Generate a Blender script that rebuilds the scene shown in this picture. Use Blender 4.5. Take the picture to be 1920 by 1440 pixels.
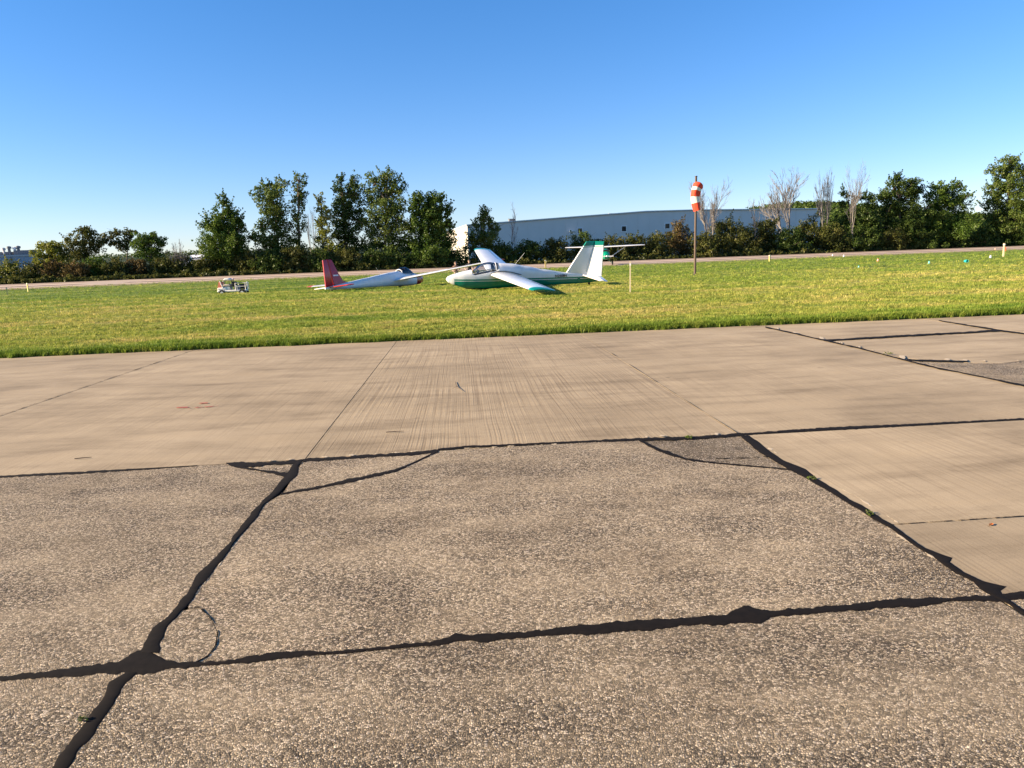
import bpy, bmesh, math, random
import numpy as np
from mathutils import Vector, Matrix, noise
from mathutils.geometry import delaunay_2d_cdt

# ------------------------------------------------------------------ clear
for o in list(bpy.data.objects):
    bpy.data.objects.remove(o)
scn = bpy.context.scene
COL = scn.collection
rng = np.random.default_rng(11)
random.seed(5)
R_ = math.radians

# ------------------------------------------------------------------ camera
F_PX, EYE = 1300.0, 1.6                     # focal length in photo pixels (1920 wide), eye height
PITCH, ROLL = math.atan(237.2 / 1300), math.atan(0.036)
FW = Vector((0, math.cos(PITCH), -math.sin(PITCH)))
_r0 = Vector((1, 0, 0)); _u0 = _r0.cross(FW)
RT = _r0 * math.cos(ROLL) - _u0 * math.sin(ROLL)
UP = _r0 * math.sin(ROLL) + _u0 * math.cos(ROLL)
cam = bpy.data.cameras.new('camera'); cam_ob = bpy.data.objects.new('camera', cam)
COL.objects.link(cam_ob)
M = Matrix((RT, UP, -FW)).transposed().to_4x4(); M.translation = (0, 0, EYE)
cam_ob.matrix_world = M
cam.sensor_fit = 'HORIZONTAL'; cam.sensor_width = 36.0
cam.lens = F_PX / 1920 * 36.0
cam.clip_start = 0.05; cam.clip_end = 9000
scn.camera = cam_ob

# ------------------------------------------------------------------ sky, sun, exposure
SUN_EL, SUN_AZ = R_(20), R_(-11)           # azimuth: almost square on from the left
sun_dir = Vector((-math.cos(SUN_AZ) * math.cos(SUN_EL), math.sin(SUN_AZ) * math.cos(SUN_EL), math.sin(SUN_EL)))
world = bpy.data.worlds.new('World'); scn.world = world; world.use_nodes = True
wn = world.node_tree.nodes; wl = world.node_tree.links
wn.clear()
wo = wn.new('ShaderNodeOutputWorld'); bg = wn.new('ShaderNodeBackground'); sk = wn.new('ShaderNodeTexSky')
sk.sky_type = 'NISHITA'; sk.sun_disc = False
sk.sun_elevation = SUN_EL
sk.sun_rotation = math.atan2(sun_dir.x, sun_dir.y)
sk.altitude = 0; sk.air_density = 1.0; sk.dust_density = 0.0; sk.ozone_density = 4.0
bg.inputs['Strength'].default_value = 0.070
hs = wn.new('ShaderNodeHueSaturation'); hs.inputs['Saturation'].default_value = 1.25   # the photograph's vivid colour rendering
gm = wn.new('ShaderNodeGamma'); gm.inputs['Gamma'].default_value = 0.85
tn = wn.new('ShaderNodeMix'); tn.data_type = 'RGBA'; tn.blend_type = 'MULTIPLY'; tn.inputs[0].default_value = 1.0; tn.inputs[7].default_value = (1.0, 0.96, 1.16, 1)
wl.new(sk.outputs[0], hs.inputs['Color']); wl.new(hs.outputs[0], gm.inputs['Color']); wl.new(gm.outputs[0], tn.inputs[6]); wl.new(tn.outputs[2], bg.inputs['Color']); wl.new(bg.outputs[0], wo.inputs['Surface'])
sl = bpy.data.lights.new('sun', 'SUN'); sl.energy = 4.7; sl.angle = R_(0.5); sl.color = (1.0, 0.80, 0.56)
so = bpy.data.objects.new('sun', sl); COL.objects.link(so)
so.rotation_euler = (-sun_dir).to_track_quat('-Z', 'Y').to_euler(); so.location = (-60, 20, 40)
scn.view_settings.view_transform = 'Standard'
scn.view_settings.look = 'None'
scn.view_settings.exposure = 1.72
scn.view_settings.gamma = 1.0
scn.view_settings.use_curve_mapping = False
scn.render.engine = 'CYCLES'

# ------------------------------------------------------------------ pixel helpers (photo pixels give directions only)
def ray(x, y):
    return (FW * F_PX + RT * (x - 960) - UP * (y - 720)).normalized()
def gp(x, y, z=0.0):                        # where a pixel meets the level z
    d = ray(x, y); t = (z - EYE) / d.z
    return Vector((d.x * t, d.y * t, z))
def at(x, y, Y):                            # the point of a pixel's ray at forward distance Y
    d = ray(x, y); t = Y / d.y
    return Vector((d.x * t, Y, EYE + d.z * t))

# ------------------------------------------------------------------ terrain height
TH = R_(3.8)
EU = Vector((math.cos(TH), math.sin(TH), 0)); EV = Vector((-math.sin(TH), math.cos(TH), 0))
def uv(u, v, z=0.0):
    p = EU * u + EV * v
    return Vector((p.x, p.y, z))
V_EDGE = 14.42
def sstep(a, b, x):
    t = min(1, max(0, (x - a) / (b - a))); return t * t * (3 - 2 * t)
def ground_z(x, y):
    v = -x * math.sin(TH) + y * math.cos(TH)
    if v < V_EDGE - 0.05: return -0.22
    z = 0.035 - 0.035 * sstep(V_EDGE, V_EDGE + 4, v)
    dip = sstep(-2.0, -8.0, x) * sstep(42, 50, y) * (1 - sstep(66, 84, y))
    z -= 0.20 * dip
    z -= 0.13 * sstep(-14.0, -17.0, x) * sstep(44, 49, y) * (1 - sstep(56, 70, y))
    fade = sstep(16, 22, v) * (1 - sstep(75, 90, y))
    z += fade * 0.035 * noise.noise(Vector((x * 0.13, y * 0.2, 3.1)))
    if y > 260:
        left = sstep(20, -120, x)
        z += left * 29 * sstep(300, 1500, y) ** 1.0
        right = math.exp(-((x - 400) / 170) ** 2)
        z += right * 50 * sstep(420, 1050, y)
    return z

# ------------------------------------------------------------------ materials
def new_mat(name):
    m = bpy.data.materials.new(name); m.use_nodes = True
    n = m.node_tree.nodes; l = m.node_tree.links
    b = n['Principled BSDF']
    return m, n, l, b
def ramp(n, stops):
    r = n.new('ShaderNodeValToRGB')
    while len(r.color_ramp.elements) < len(stops): r.color_ramp.elements.new(0.5)
    for e, (p, c) in zip(r.color_ramp.elements, stops):
        e.position = p; e.color = (*c, 1) if len(c) == 3 else c
    return r
def mixc(n, l, fac, a, b, mode='MIX'):
    m = n.new('ShaderNodeMix'); m.data_type = 'RGBA'; m.blend_type = mode
    for s, v in ((m.inputs[0], fac), (m.inputs[6], a), (m.inputs[7], b)):
        if hasattr(v, 'is_linked') or hasattr(v, 'links'): l.new(v, s)
        elif isinstance(v, (int, float)): s.default_value = v
        else: s.default_value = (*v, 1)
    return m.outputs[2]
def tex_noise(n, l, vec, scale, detail=4, rough=0.55):
    t = n.new('ShaderNodeTexNoise'); t.inputs['Scale'].default_value = scale
    t.inputs['Detail'].default_value = detail; t.inputs['Roughness'].default_value = rough
    if vec is not None: l.new(vec, t.inputs['Vector'])
    return t.outputs['Fac']
def mapping(n, l, vec, scale=(1, 1, 1), rot=(0, 0, 0)):
    m = n.new('ShaderNodeMapping'); l.new(vec, m.inputs['Vector'])
    m.inputs['Scale'].default_value = scale; m.inputs['Rotation'].default_value = rot
    return m.outputs['Vector']
def math_(n, l, op, a, b=None, clamp=False):
    m = n.new('ShaderNodeMath'); m.operation = op; m.use_clamp = clamp
    for i, v in enumerate((a, b)):
        if v is None: continue
        if isinstance(v, (int, float)): m.inputs[i].default_value = v
        else: l.new(v, m.inputs[i])
    return m.outputs[0]
MATS = {}
def plain(name, col, rough=0.5, metal=0.0, var=0.06, scale=6.0, coat=0.0):
    if name in MATS: return MATS[name]
    m, n, l, b = new_mat(name)
    g = n.new('ShaderNodeNewGeometry')
    f = tex_noise(n, l, g.outputs['Position'], scale, 5)
    c = mixc(n, l, f, tuple(max(0, x * (1 - 2 * var)) for x in col), tuple(min(1, x * (1 + 2 * var)) for x in col))
    l.new(c, b.inputs['Base Color'])
    b.inputs['Roughness'].default_value = rough; b.inputs['Metallic'].default_value = metal
    if coat: b.inputs['Coat Weight'].default_value = coat; b.inputs['Coat Roughness'].default_value = 0.08
    MATS[name] = m
    return m

def slab_tone(n, l, col, lo=.86, hi=1.12):
    oi = n.new('ShaderNodeObjectInfo'); r = n.new('ShaderNodeMapRange'); r.inputs[3].default_value = lo; r.inputs[4].default_value = hi
    l.new(oi.outputs['Random'], r.inputs[0])
    cc = n.new('ShaderNodeCombineColor')
    for k in range(3): l.new(r.outputs[0], cc.inputs[k])
    return mixc(n, l, 1.0, col, cc.outputs[0], 'MULTIPLY')
def spots(n, l, P, col):
    """small oil drips and a few larger soft stains"""
    a = ramp(n, [(.70, (1, 1, 1)), (.78, (.52, .50, .48))]); l.new(tex_noise(n, l, P, 4.3, 2, .5), a.inputs[0])
    col = mixc(n, l, .55, col, a.outputs[0], 'MULTIPLY')
    b = ramp(n, [(.74, (1, 1, 1)), (.80, (.35, .33, .31))]); l.new(tex_noise(n, l, P, 23, 2, .5), b.inputs[0])
    return mixc(n, l, .7, col, b.outputs[0], 'MULTIPLY')
def mat_aggregate(name, dark=1.0):
    m, n, l, b = new_mat(name)
    P = n.new('ShaderNodeNewGeometry').outputs['Position']
    Pw = n.new('ShaderNodeVectorMath'); Pw.operation = 'ADD'; l.new(P, Pw.inputs[0])
    nz = n.new('ShaderNodeTexNoise'); nz.inputs['Scale'].default_value = 90; l.new(P, nz.inputs['Vector'])
    sc_ = n.new('ShaderNodeVectorMath'); sc_.operation = 'SCALE'; sc_.inputs[3].default_value = .008; l.new(nz.outputs['Color'], sc_.inputs[0]); l.new(sc_.outputs[0], Pw.inputs[1])
    PP = Pw.outputs[0]
    def vor(scale, feat='F1'):
        v = n.new('ShaderNodeTexVoronoi'); v.inputs['Scale'].default_value = scale; v.feature = feat; l.new(PP, v.inputs['Vector']); return v
    v1, v2 = vor(112), vor(270)
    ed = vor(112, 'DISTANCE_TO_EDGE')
    k = dark
    def stones(v):
        sp = n.new('ShaderNodeSeparateColor'); l.new(v.outputs['Color'], sp.inputs[0])
        r = ramp(n, [(0.0, (.03 * k, .023 * k, .014 * k)), (.25, (.12 * k, .092 * k, .057 * k)), (.48, (.34 * k, .262 * k, .163 * k)), (.72, (.66 * k, .52 * k, .34 * k)), (1.0, (.95, .80, .60))])
        l.new(sp.outputs[0], r.inputs[0]); return r.outputs[0]
    peb = mixc(n, l, .22, stones(v1), stones(v2))
    cre = ramp(n, [(.02, (.08, .065, .05)), (.15, (1.08, 1.08, 1.08))]); l.new(ed.outputs['Distance'], cre.inputs[0])     # shadow in the gaps between stones, painted into the colour
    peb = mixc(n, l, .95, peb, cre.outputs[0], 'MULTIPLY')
    # cement skin still covering the stones in pale smeared patches
    Ps = mapping(n, l, P, rot=(0, 0, -TH - .25), scale=(.7, 1.6, 1))
    w1 = ramp(n, [(.40, (0, 0, 0)), (.64, (1, 1, 1))]); l.new(tex_noise(n, l, Ps, 1.5, 7, .68), w1.inputs[0])
    w2 = ramp(n, [(.40, (0, 0, 0)), (.75, (1, 1, 1))]); l.new(tex_noise(n, l, P, 26, 4, .7), w2.inputs[0])
    w = math_(n, l, 'MULTIPLY', w1.outputs[0], math_(n, l, 'ADD', math_(n, l, 'MULTIPLY', w2.outputs[0], .55), .28), True)
    col = mixc(n, l, w, peb, (.46 * k, .365 * k, .237 * k))
    st = ramp(n, [(.28, (.60, .57, .53)), (.52, (1, 1, 1)), (.75, (1.14, 1.12, 1.08))]); l.new(tex_noise(n, l, P, 1.1, 7, .66), st.inputs[0])
    col = mixc(n, l, .85, col, st.outputs[0], 'MULTIPLY')
    col = slab_tone(n, l, spots(n, l, P, col))
    l.new(col, b.inputs['Base Color']); b.inputs['Roughness'].default_value = .85; b.inputs['Specular IOR Level'].default_value = .3
    h = math_(n, l, 'ADD', math_(n, l, 'MULTIPLY', math_(n, l, 'MINIMUM', ed.outputs['Distance'], .25), 2.2), math_(n, l, 'MULTIPLY', v2.outputs['Distance'], -.5))
    bs = math_(n, l, 'SUBTRACT', .95, math_(n, l, 'MULTIPLY', w, .55))
    bp = n.new('ShaderNodeBump'); bp.inputs['Distance'].default_value = .010; l.new(bs, bp.inputs['Strength'])
    l.new(h, bp.inputs['Height']); l.new(bp.outputs[0], b.inputs['Normal'])
    return m
def mat_broomed(name, seed=0.0, strength=0.35, line=1.0):
    m, n, l, b = new_mat(name)
    P0 = n.new('ShaderNodeNewGeometry').outputs['Position']
    P = mapping(n, l, P0, rot=(0, 0, -TH))
    wob = tex_noise(n, l, P, 0.35, 2)
    add = n.new('ShaderNodeVectorMath'); add.operation = 'ADD'; l.new(P, add.inputs[0])
    cx = n.new('ShaderNodeCombineXYZ'); l.new(math_(n, l, 'MULTIPLY', wob, 0.10), cx.inputs[0]); cx.inputs[2].default_value = seed
    l.new(cx.outputs[0], add.inputs[1])
    streak = tex_noise(n, l, mapping(n, l, add.outputs[0], scale=(64, 0.30, 1)), 1.0, 2, 0.55)
    brk = tex_noise(n, l, P, 2.2, 5, .65)
    fine = tex_noise(n, l, P, 150, 3, 0.75)
    pits = tex_noise(n, l, P, 48, 3, 0.7)
    big = tex_noise(n, l, P, 0.55, 7, 0.66)
    blot = tex_noise(n, l, mapping(n, l, P, scale=(0.55, 2.2, 1)), 1.3, 7, 0.66)
    c0 = ramp(n, [(0.25, (0.25, 0.192, 0.118)), (0.5, (0.36, 0.281, 0.177)), (0.75, (0.45, 0.356, 0.230))]); l.new(big, c0.inputs[0])
    sc = ramp(n, [(0.36, (0.58, 0.55, 0.52)), (0.50, (0.95, 0.95, 0.95)), (0.66, (1.10, 1.09, 1.07))]); l.new(streak, sc.inputs[0])
    bk = ramp(n, [(.30, (.25, .25, .25)), (.6, (1, 1, 1))]); l.new(brk, bk.inputs[0])
    sf = math_(n, l, 'MULTIPLY', bk.outputs[0], .85 * line, True)
    col = mixc(n, l, sf, c0.outputs[0], mixc(n, l, 1.0, c0.outputs[0], sc.outputs[0], 'MULTIPLY'))
    bl = ramp(n, [(0.30, (0.62, 0.60, 0.57)), (0.52, (1, 1, 1)), (.75, (1.12, 1.10, 1.06))]); l.new(blot, bl.inputs[0])
    col = mixc(n, l, 0.85, col, bl.outputs[0], 'MULTIPLY')
    ff = ramp(n, [(0.3, (0.72, 0.71, 0.70)), (0.7, (1.16, 1.16, 1.15))]); l.new(fine, ff.inputs[0])
    col = mixc(n, l, 0.7, col, ff.outputs[0], 'MULTIPLY')
    pp = ramp(n, [(0.26, (0.5, 0.48, 0.45)), (0.40, (1, 1, 1))]); l.new(pits, pp.inputs[0])
    col = mixc(n, l, 0.6, col, pp.outputs[0], 'MULTIPLY')
    col = slab_tone(n, l, spots(n, l, P, col), .92, 1.08)
    l.new(col, b.inputs['Base Color']); b.inputs['Roughness'].default_value = 0.85; b.inputs['Specular IOR Level'].default_value = .3
    hh = math_(n, l, 'ADD', math_(n, l, 'MULTIPLY', math_(n, l, 'MULTIPLY', streak, sf), 1.0), math_(n, l, 'MULTIPLY', fine, 0.3))
    bp = n.new('ShaderNodeBump'); bp.inputs['Strength'].default_value = strength; bp.inputs['Distance'].default_value = 0.01
    l.new(hh, bp.inputs['Height']); l.new(bp.outputs[0], b.inputs['Normal'])
    return m
def grass_colour(n, l, P, k=1.0):
    Pr = mapping(n, l, P, rot=(0, 0, -TH))
    A = tex_noise(n, l, mapping(n, l, Pr, scale=(0.10, 0.42, 1)), 1.0, 6, 0.62)
    B = tex_noise(n, l, mapping(n, l, Pr, scale=(1.3, 3.2, 1)), 1.0, 5, 0.7)
    f = math_(n, l, 'ADD', math_(n, l, 'MULTIPLY', A, 0.60), math_(n, l, 'MULTIPLY', B, 0.42))
    # lusher towards the pavement edge and out on the far field
    sx = n.new('ShaderNodeSeparateXYZ'); l.new(Pr, sx.inputs[0])
    edge = n.new('ShaderNodeMapRange'); edge.inputs[1].default_value = V_EDGE; edge.inputs[2].default_value = V_EDGE + 2.6
    edge.inputs[3].default_value = -0.10; edge.inputs[4].default_value = 0.0; l.new(sx.outputs[1], edge.inputs[0])
    far = n.new('ShaderNodeMapRange'); far.inputs[1].default_value = 26; far.inputs[2].default_value = 60
    far.inputs[3].default_value = 0.02; far.inputs[4].default_value = -0.07; l.new(sx.outputs[1], far.inputs[0])
    f = math_(n, l, 'ADD', math_(n, l, 'ADD', f, edge.outputs[0]), far.outputs[0])
    r = ramp(n, [(0.34, (0.085 * k, 0.165 * k, 0.020 * k)), (0.44, (0.185 * k, 0.265 * k, 0.038 * k)),
                 (0.53, (0.31 * k, 0.335 * k, 0.072 * k)), (0.66, (0.50 * k, 0.41 * k, 0.165 * k))])
    l.new(f, r.inputs[0])
    return r.outputs[0]
def mat_ground():
    m, n, l, b = new_mat('turf_ground')
    P = n.new('ShaderNodeNewGeometry').outputs['Position']
    c = grass_colour(n, l, P, 0.72)
    sx = n.new('ShaderNodeSeparateXYZ'); l.new(P, sx.inputs[0])
    fm = n.new('ShaderNodeMapRange'); fm.inputs[1].default_value = 145; fm.inputs[2].default_value = 175; l.new(sx.outputs[1], fm.inputs[0])
    c = mixc(n, l, fm.outputs[0], c, (0.028, 0.045, 0.018))          # wooded country beyond the hedge
    s = tex_noise(n, l, P, 9, 6, 0.7)
    rr = ramp(n, [(0.3, (0.55, 0.55, 0.5)), (0.6, (1.05, 1.05, 1.0))]); l.new(s, rr.inputs[0])
    c = mixc(n, l, 0.8, c, rr.outputs[0], 'MULTIPLY')
    l.new(c, b.inputs['Base Color']); b.inputs['Roughness'].default_value = 0.95
    b.inputs['Specular IOR Level'].default_value = 0.1
    bp = n.new('ShaderNodeBump'); bp.inputs['Strength'].default_value = 0.6; bp.inputs['Distance'].default_value = 0.05
    l.new(s, bp.inputs['Height']); l.new(bp.outputs[0], b.inputs['Normal'])
    return m
def leafy(name, cols, trans=0.35, noise_scale=0.5, grass=False):
    m, n, l, b = new_mat(name)
    g = n.new('ShaderNodeNewGeometry')
    if grass:
        oi = n.new('ShaderNodeObjectInfo')
        c = grass_colour(n, l, g.outputs['Position'], 1.0)
        rr = ramp(n, [(0.0, (0.42, 0.48, 0.35)), (0.45, (0.95, 0.97, 0.9)), (0.8, (1.3, 1.2, 1.05)), (1.0, (2.0, 1.75, 1.7))])
        l.new(oi.outputs['Random'], rr.inputs[0])
        c = mixc(n, l, 1.0, c, rr.outputs[0], 'MULTIPLY')
    else:
        at_ = n.new('ShaderNodeAttribute'); at_.attribute_name = 'tint'
        f = tex_noise(n, l, g.outputs['Position'], noise_scale, 3)
        ff = math_(n, l, 'ADD', math_(n, l, 'MULTIPLY', at_.outputs['Fac'], 0.6), math_(n, l, 'MULTIPLY', f, 0.5))
        rr = ramp(n, [(0.15, cols[0]), (0.5, cols[1]), (0.9, cols[2])]); l.new(ff, rr.inputs[0])
        c = rr.outputs[0]
    out = n['Material Output']
    d = n.new('ShaderNodeBsdfDiffuse'); t = n.new('ShaderNodeBsdfTranslucent'); gl = n.new('ShaderNodeBsdfGlossy')
    gl.inputs['Roughness'].default_value = 0.45
    l.new(c, d.inputs[0]); l.new(c, t.inputs[0])
    m1 = n.new('ShaderNodeMixShader'); m1.inputs[0].default_value = trans
    l.new(d.outputs[0], m1.inputs[1]); l.new(t.outputs[0], m1.inputs[2])
    m2 = n.new('ShaderNodeMixShader'); m2.inputs[0].default_value = 0.015
    l.new(m1.outputs[0], m2.inputs[1]); l.new(gl.outputs[0], m2.inputs[2])
    l.new(m2.outputs[0], out.inputs['Surface'])
    n.remove(b)
    return m
def mat_asphalt():
    m, n, l, b = new_mat('runway_asphalt')
    P = mapping(n, l, n.new('ShaderNodeNewGeometry').outputs['Position'], rot=(0, 0, -math.atan(0.2)))
    s1 = tex_noise(n, l, mapping(n, l, P, scale=(0.012, 0.16, 1)), 1.0, 5, 0.65)
    s2 = tex_noise(n, l, mapping(n, l, P, scale=(0.2, 0.5, 1)), 1.0, 5, 0.6)
    f = math_(n, l, 'ADD', math_(n, l, 'MULTIPLY', s1, 0.75), math_(n, l, 'MULTIPLY', s2, 0.25))
    r = ramp(n, [(0.38, (0.075, 0.045, 0.030)), (0.48, (0.19, 0.125, 0.082)), (0.60, (0.34, 0.24, 0.165))]); l.new(f, r.inputs[0])
    l.new(r.outputs[0], b.inputs['Base Color']); b.inputs['Roughness'].default_value = 0.9
    return m
def mat_glass(name, tint=(0.9, 0.95, 1), alpha=0.25, rough=0.03):
    m, n, l, b = new_mat(name)
    out = n['Material Output']
    tr = n.new('ShaderNodeBsdfTransparent'); tr.inputs[0].default_value = (*tint, 1)
    gl = n.new('ShaderNodeBsdfGlossy'); gl.inputs['Roughness'].default_value = rough
    fr = n.new('ShaderNodeFresnel'); fr.inputs[0].default_value = 1.5
    f = math_(n, l, 'ADD', math_(n, l, 'MULTIPLY', fr.outputs[0], 0.9), alpha * 0.25, True)
    mx = n.new('ShaderNodeMixShader'); l.new(f, mx.inputs[0]); l.new(tr.outputs[0], mx.inputs[1]); l.new(gl.outputs[0], mx.inputs[2])
    l.new(mx.outputs[0], out.inputs['Surface']); n.remove(b)
    return m

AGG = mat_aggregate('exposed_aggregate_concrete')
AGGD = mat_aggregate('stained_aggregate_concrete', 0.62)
BRM = mat_broomed('broomed_concrete', 0.0, 0.45)
BRM2 = mat_broomed('smooth_broomed_concrete', 7.0, 0.25, .5)
TAR = plain('tar_sealant', (0.0075, 0.0055, 0.0042), 0.9, 0, 0.4, 30)
TAR.node_tree.nodes['Principled BSDF'].inputs['Specular IOR Level'].default_value = 0.15
BED = plain('joint_bedding', (0.05, 0.04, 0.03), 0.95, 0, 0.3, 8)
GROUND = mat_ground()
GRASS = leafy('grass_blades', None, 0.35, grass=True)
ASPH = mat_asphalt()

# ------------------------------------------------------------------ mesh helpers
def tag(o, label=None, cat=None, group=None, kind=None):
    if label: o['label'] = label
    if cat: o['category'] = cat
    if group: o['group'] = group
    if kind: o['kind'] = kind
    return o
def link(o, parent=None):
    COL.objects.link(o)
    if parent is not None: o.parent = parent
    return o
def empty(name, loc=(0, 0, 0), rz=0.0):
    o = bpy.data.objects.new(name, None); o.location = loc; o.rotation_euler = (0, 0, rz)
    o.empty_display_size = 0.2
    return link(o)
class MB:
    def __init__(s): s.v = []; s.f = []; s.m = []
    def add(s, vs, fs, mi=0):
        k = len(s.v); s.v += [tuple(x) for x in vs]; s.f += [tuple(i + k for i in f) for f in fs]; s.m += [mi] * len(fs)
    def box(s, c, d, rz=0.0, mi=0, bev=0.0):
        cx, cy, cz = c; a, b_, h = d[0] / 2, d[1] / 2, d[2] / 2
        vs = []
        if bev <= 0:
            base = [(-a, -b_), (a, -b_), (a, b_), (-a, b_)]
            rings = [(base, -h), (base, h)]
        else:
            def rr(a, b_): return [(-a + bev, -b_), (a - bev, -b_), (a, -b_ + bev), (a, b_ - bev), (a - bev, b_), (-a + bev, b_), (-a, b_ - bev), (-a, -b_ + bev)]
            rings = [(rr(a - bev, b_ - bev), -h), (rr(a, b_), -h + bev), (rr(a, b_), h - bev), (rr(a - bev, b_ - bev), h)]
        co, si = math.cos(rz), math.sin(rz)
        n = len(rings[0][0])
        for r, z in rings: vs += [(cx + x * co - y * si, cy + x * si + y * co, cz + z) for x, y in r]
        fs = [tuple(reversed(range(n)))]
        for k in range(len(rings) - 1):
            for i in range(n):
                j = (i + 1) % n
                fs.append((k * n + i, k * n + j, (k + 1) * n + j, (k + 1) * n + i))
        fs.append(tuple(range((len(rings) - 1) * n, len(rings) * n)))
        s.add(vs, fs, mi); return s
    def loft(s, rings, mi=0, cap=True, close=True):
        n = len(rings[0]); vs = [p for r in rings for p in r]; fs = []
        for k in range(len(rings) - 1):
            for i in range(n if close else n - 1):
                j = (i + 1) % n
                fs.append((k * n + i, k * n + j, (k + 1) * n + j, (k + 1) * n + i))
        if cap: fs.append(tuple(reversed(range(n)))); fs.append(tuple(range((len(rings) - 1) * n, len(rings) * n)))
        s.add(vs, fs, mi); return s
    def tube(s, pts, rad, seg=8, mi=0):
        pts = [Vector(p) for p in pts]
        if not hasattr(rad, '__len__'): rad = [rad] * len(pts)
        rings = []; ref = None
        for i, p in enumerate(pts):
            t = (pts[min(i + 1, len(pts) - 1)] - pts[max(i - 1, 0)])
            if t.length < 1e-9: t = Vector((0, 0, 1))
            t.normalize()
            if ref is None: ref = Vector((0, 0, 1)) if abs(t.z) < 0.9 else Vector((1, 0, 0))
            a = t.cross(ref); 
            if a.length < 1e-6: a = t.orthogonal()
            a.normalize(); b = t.cross(a)
            rings.append([p + (a * math.cos(q) + b * math.sin(q)) * rad[i] for q in [2 * math.pi * k / seg for k in range(seg)]])
        return s.loft(rings, mi)
    def build(s, name, mat, parent=None, smooth=True, angle=40):
        me = bpy.data.meshes.new(name); me.from_pydata(s.v, [], s.f)
        for x in (mat if isinstance(mat, (list, tuple)) else [mat]): me.materials.append(x)
        if len(me.materials) > 1: me.polygons.foreach_set('material_index', s.m)
        bm = bmesh.new(); bm.from_mesh(me); bmesh.ops.recalc_face_normals(bm, faces=bm.faces); bm.to_mesh(me); bm.free()
        if smooth:
            me.polygons.foreach_set('use_smooth', [True] * len(me.polygons))
            try: me.set_sharp_from_angle(angle=R_(angle))
            except Exception: pass
        me.update()
        return link(bpy.data.objects.new(name, me), parent)
def np_mesh(name, verts, quads, mat, parent=None, tint=None):
    me = bpy.data.meshes.new(name)
    nv, nq = len(verts), len(quads)
    me.vertices.add(nv); me.vertices.foreach_set('co', np.ascontiguousarray(verts, dtype=np.float32).ravel())
    k = quads.shape[1]
    me.loops.add(nq * k); me.loops.foreach_set('vertex_index', np.ascontiguousarray(quads, dtype=np.int32).ravel())
    me.polygons.add(nq); me.polygons.foreach_set('loop_start', np.arange(0, nq * k, k, dtype=np.int32))
    me.update(calc_edges=True)
    if tint is not None:
        a = me.attributes.new('tint', 'FLOAT', 'POINT'); a.data.foreach_set('value', np.ascontiguousarray(tint, dtype=np.float32))
    me.materials.append(mat)
    return link(bpy.data.objects.new(name, me), parent)

# ------------------------------------------------------------------ the ground sheet
def build_ground():
    def axis(segs):
        out = []
        for a, b, st in segs:
            out += list(np.arange(a, b, st))
        return np.array(out + [segs[-1][1]])
    us = axis([(-4000, -600, 400), (-600, -120, 40), (-120, -40, 8), (-40, 50, 1.0), (50, 140, 8), (140, 900, 40), (900, 4000, 400)])
    vs = np.concatenate([np.array([-300, -60, -20, 0, 8, 13, V_EDGE - 0.1, V_EDGE - 0.04, V_EDGE]), axis([(V_EDGE + 0.4, 90, 0.8), (90, 130, 4), (130, 460, 30), (460, 1700, 60), (1700, 4200, 400)])])
    verts = []
    for v in vs:
        for u in us:
            p = uv(u, v); verts.append((p.x, p.y, ground_z(p.x, p.y)))
    nu = len(us); quads = []
    for j in range(len(vs) - 1):
        for i in range(nu - 1):
            quads.append((j * nu + i, j * nu + i + 1, (j + 1) * nu + i + 1, (j + 1) * nu + i))
    o = np_mesh('grass_field', np.array(verts), np.array(quads), GROUND)
    o.data.polygons.foreach_set('use_smooth', [True] * len(o.data.polygons))
    tag(o, 'mown grass field between concrete apron and runway', kind='structure')
build_ground()

# ------------------------------------------------------------------ the concrete apron: slabs, corner breaks, tar
apron = empty('apron'); tag(apron, 'weathered concrete apron of large jointed slabs in the foreground', kind='structure')
def P2(x, y): 
    p = gp(x, y); return Vector((p.x, p.y, 0))
def dens(pts, step=0.12, jit=0.0, closed=True, seed=0):
    out = []; n = len(pts)
    for i in range(n if closed else n - 1):
        a, b = pts[i], pts[(i + 1) % n]
        k = max(1, int((b - a).length / step))
        for q in range(k):
            p = a.lerp(b, q / k)
            if jit and (q or i): 
                p = p + Vector((noise.noise(p * 3.1 + Vector((seed, 0, 0))), noise.noise(p * 3.1 + Vector((0, seed, 9))), 0)) * jit + Vector((random.uniform(-1, 1), random.uniform(-1, 1), 0)) * jit * 0.35
            out.append(p)
    if not closed: out.append(pts[-1])
    return out
def inset(poly, d):
    n = len(poly); area = sum(poly[i].x * poly[(i + 1) % n].y - poly[(i + 1) % n].x * poly[i].y for i in range(n))
    s = 1 if area > 0 else -1; out = []
    for i in range(n):
        a, b, c = poly[i - 1], poly[i], poly[(i + 1) % n]
        e1 = (b - a); e2 = (c - b)
        n1 = Vector((-e1.y, e1.x, 0)) * s; n2 = Vector((-e2.y, e2.x, 0)) * s
        if n1.length > 0: n1.normalize()
        if n2.length > 0: n2.normalize()
        m = n1 + n2
        if m.length < 1e-6: m = n1
        m.normalize(); k = d / max(0.5, m.dot(n1))
        out.append(b + m * k)
    return out
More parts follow.
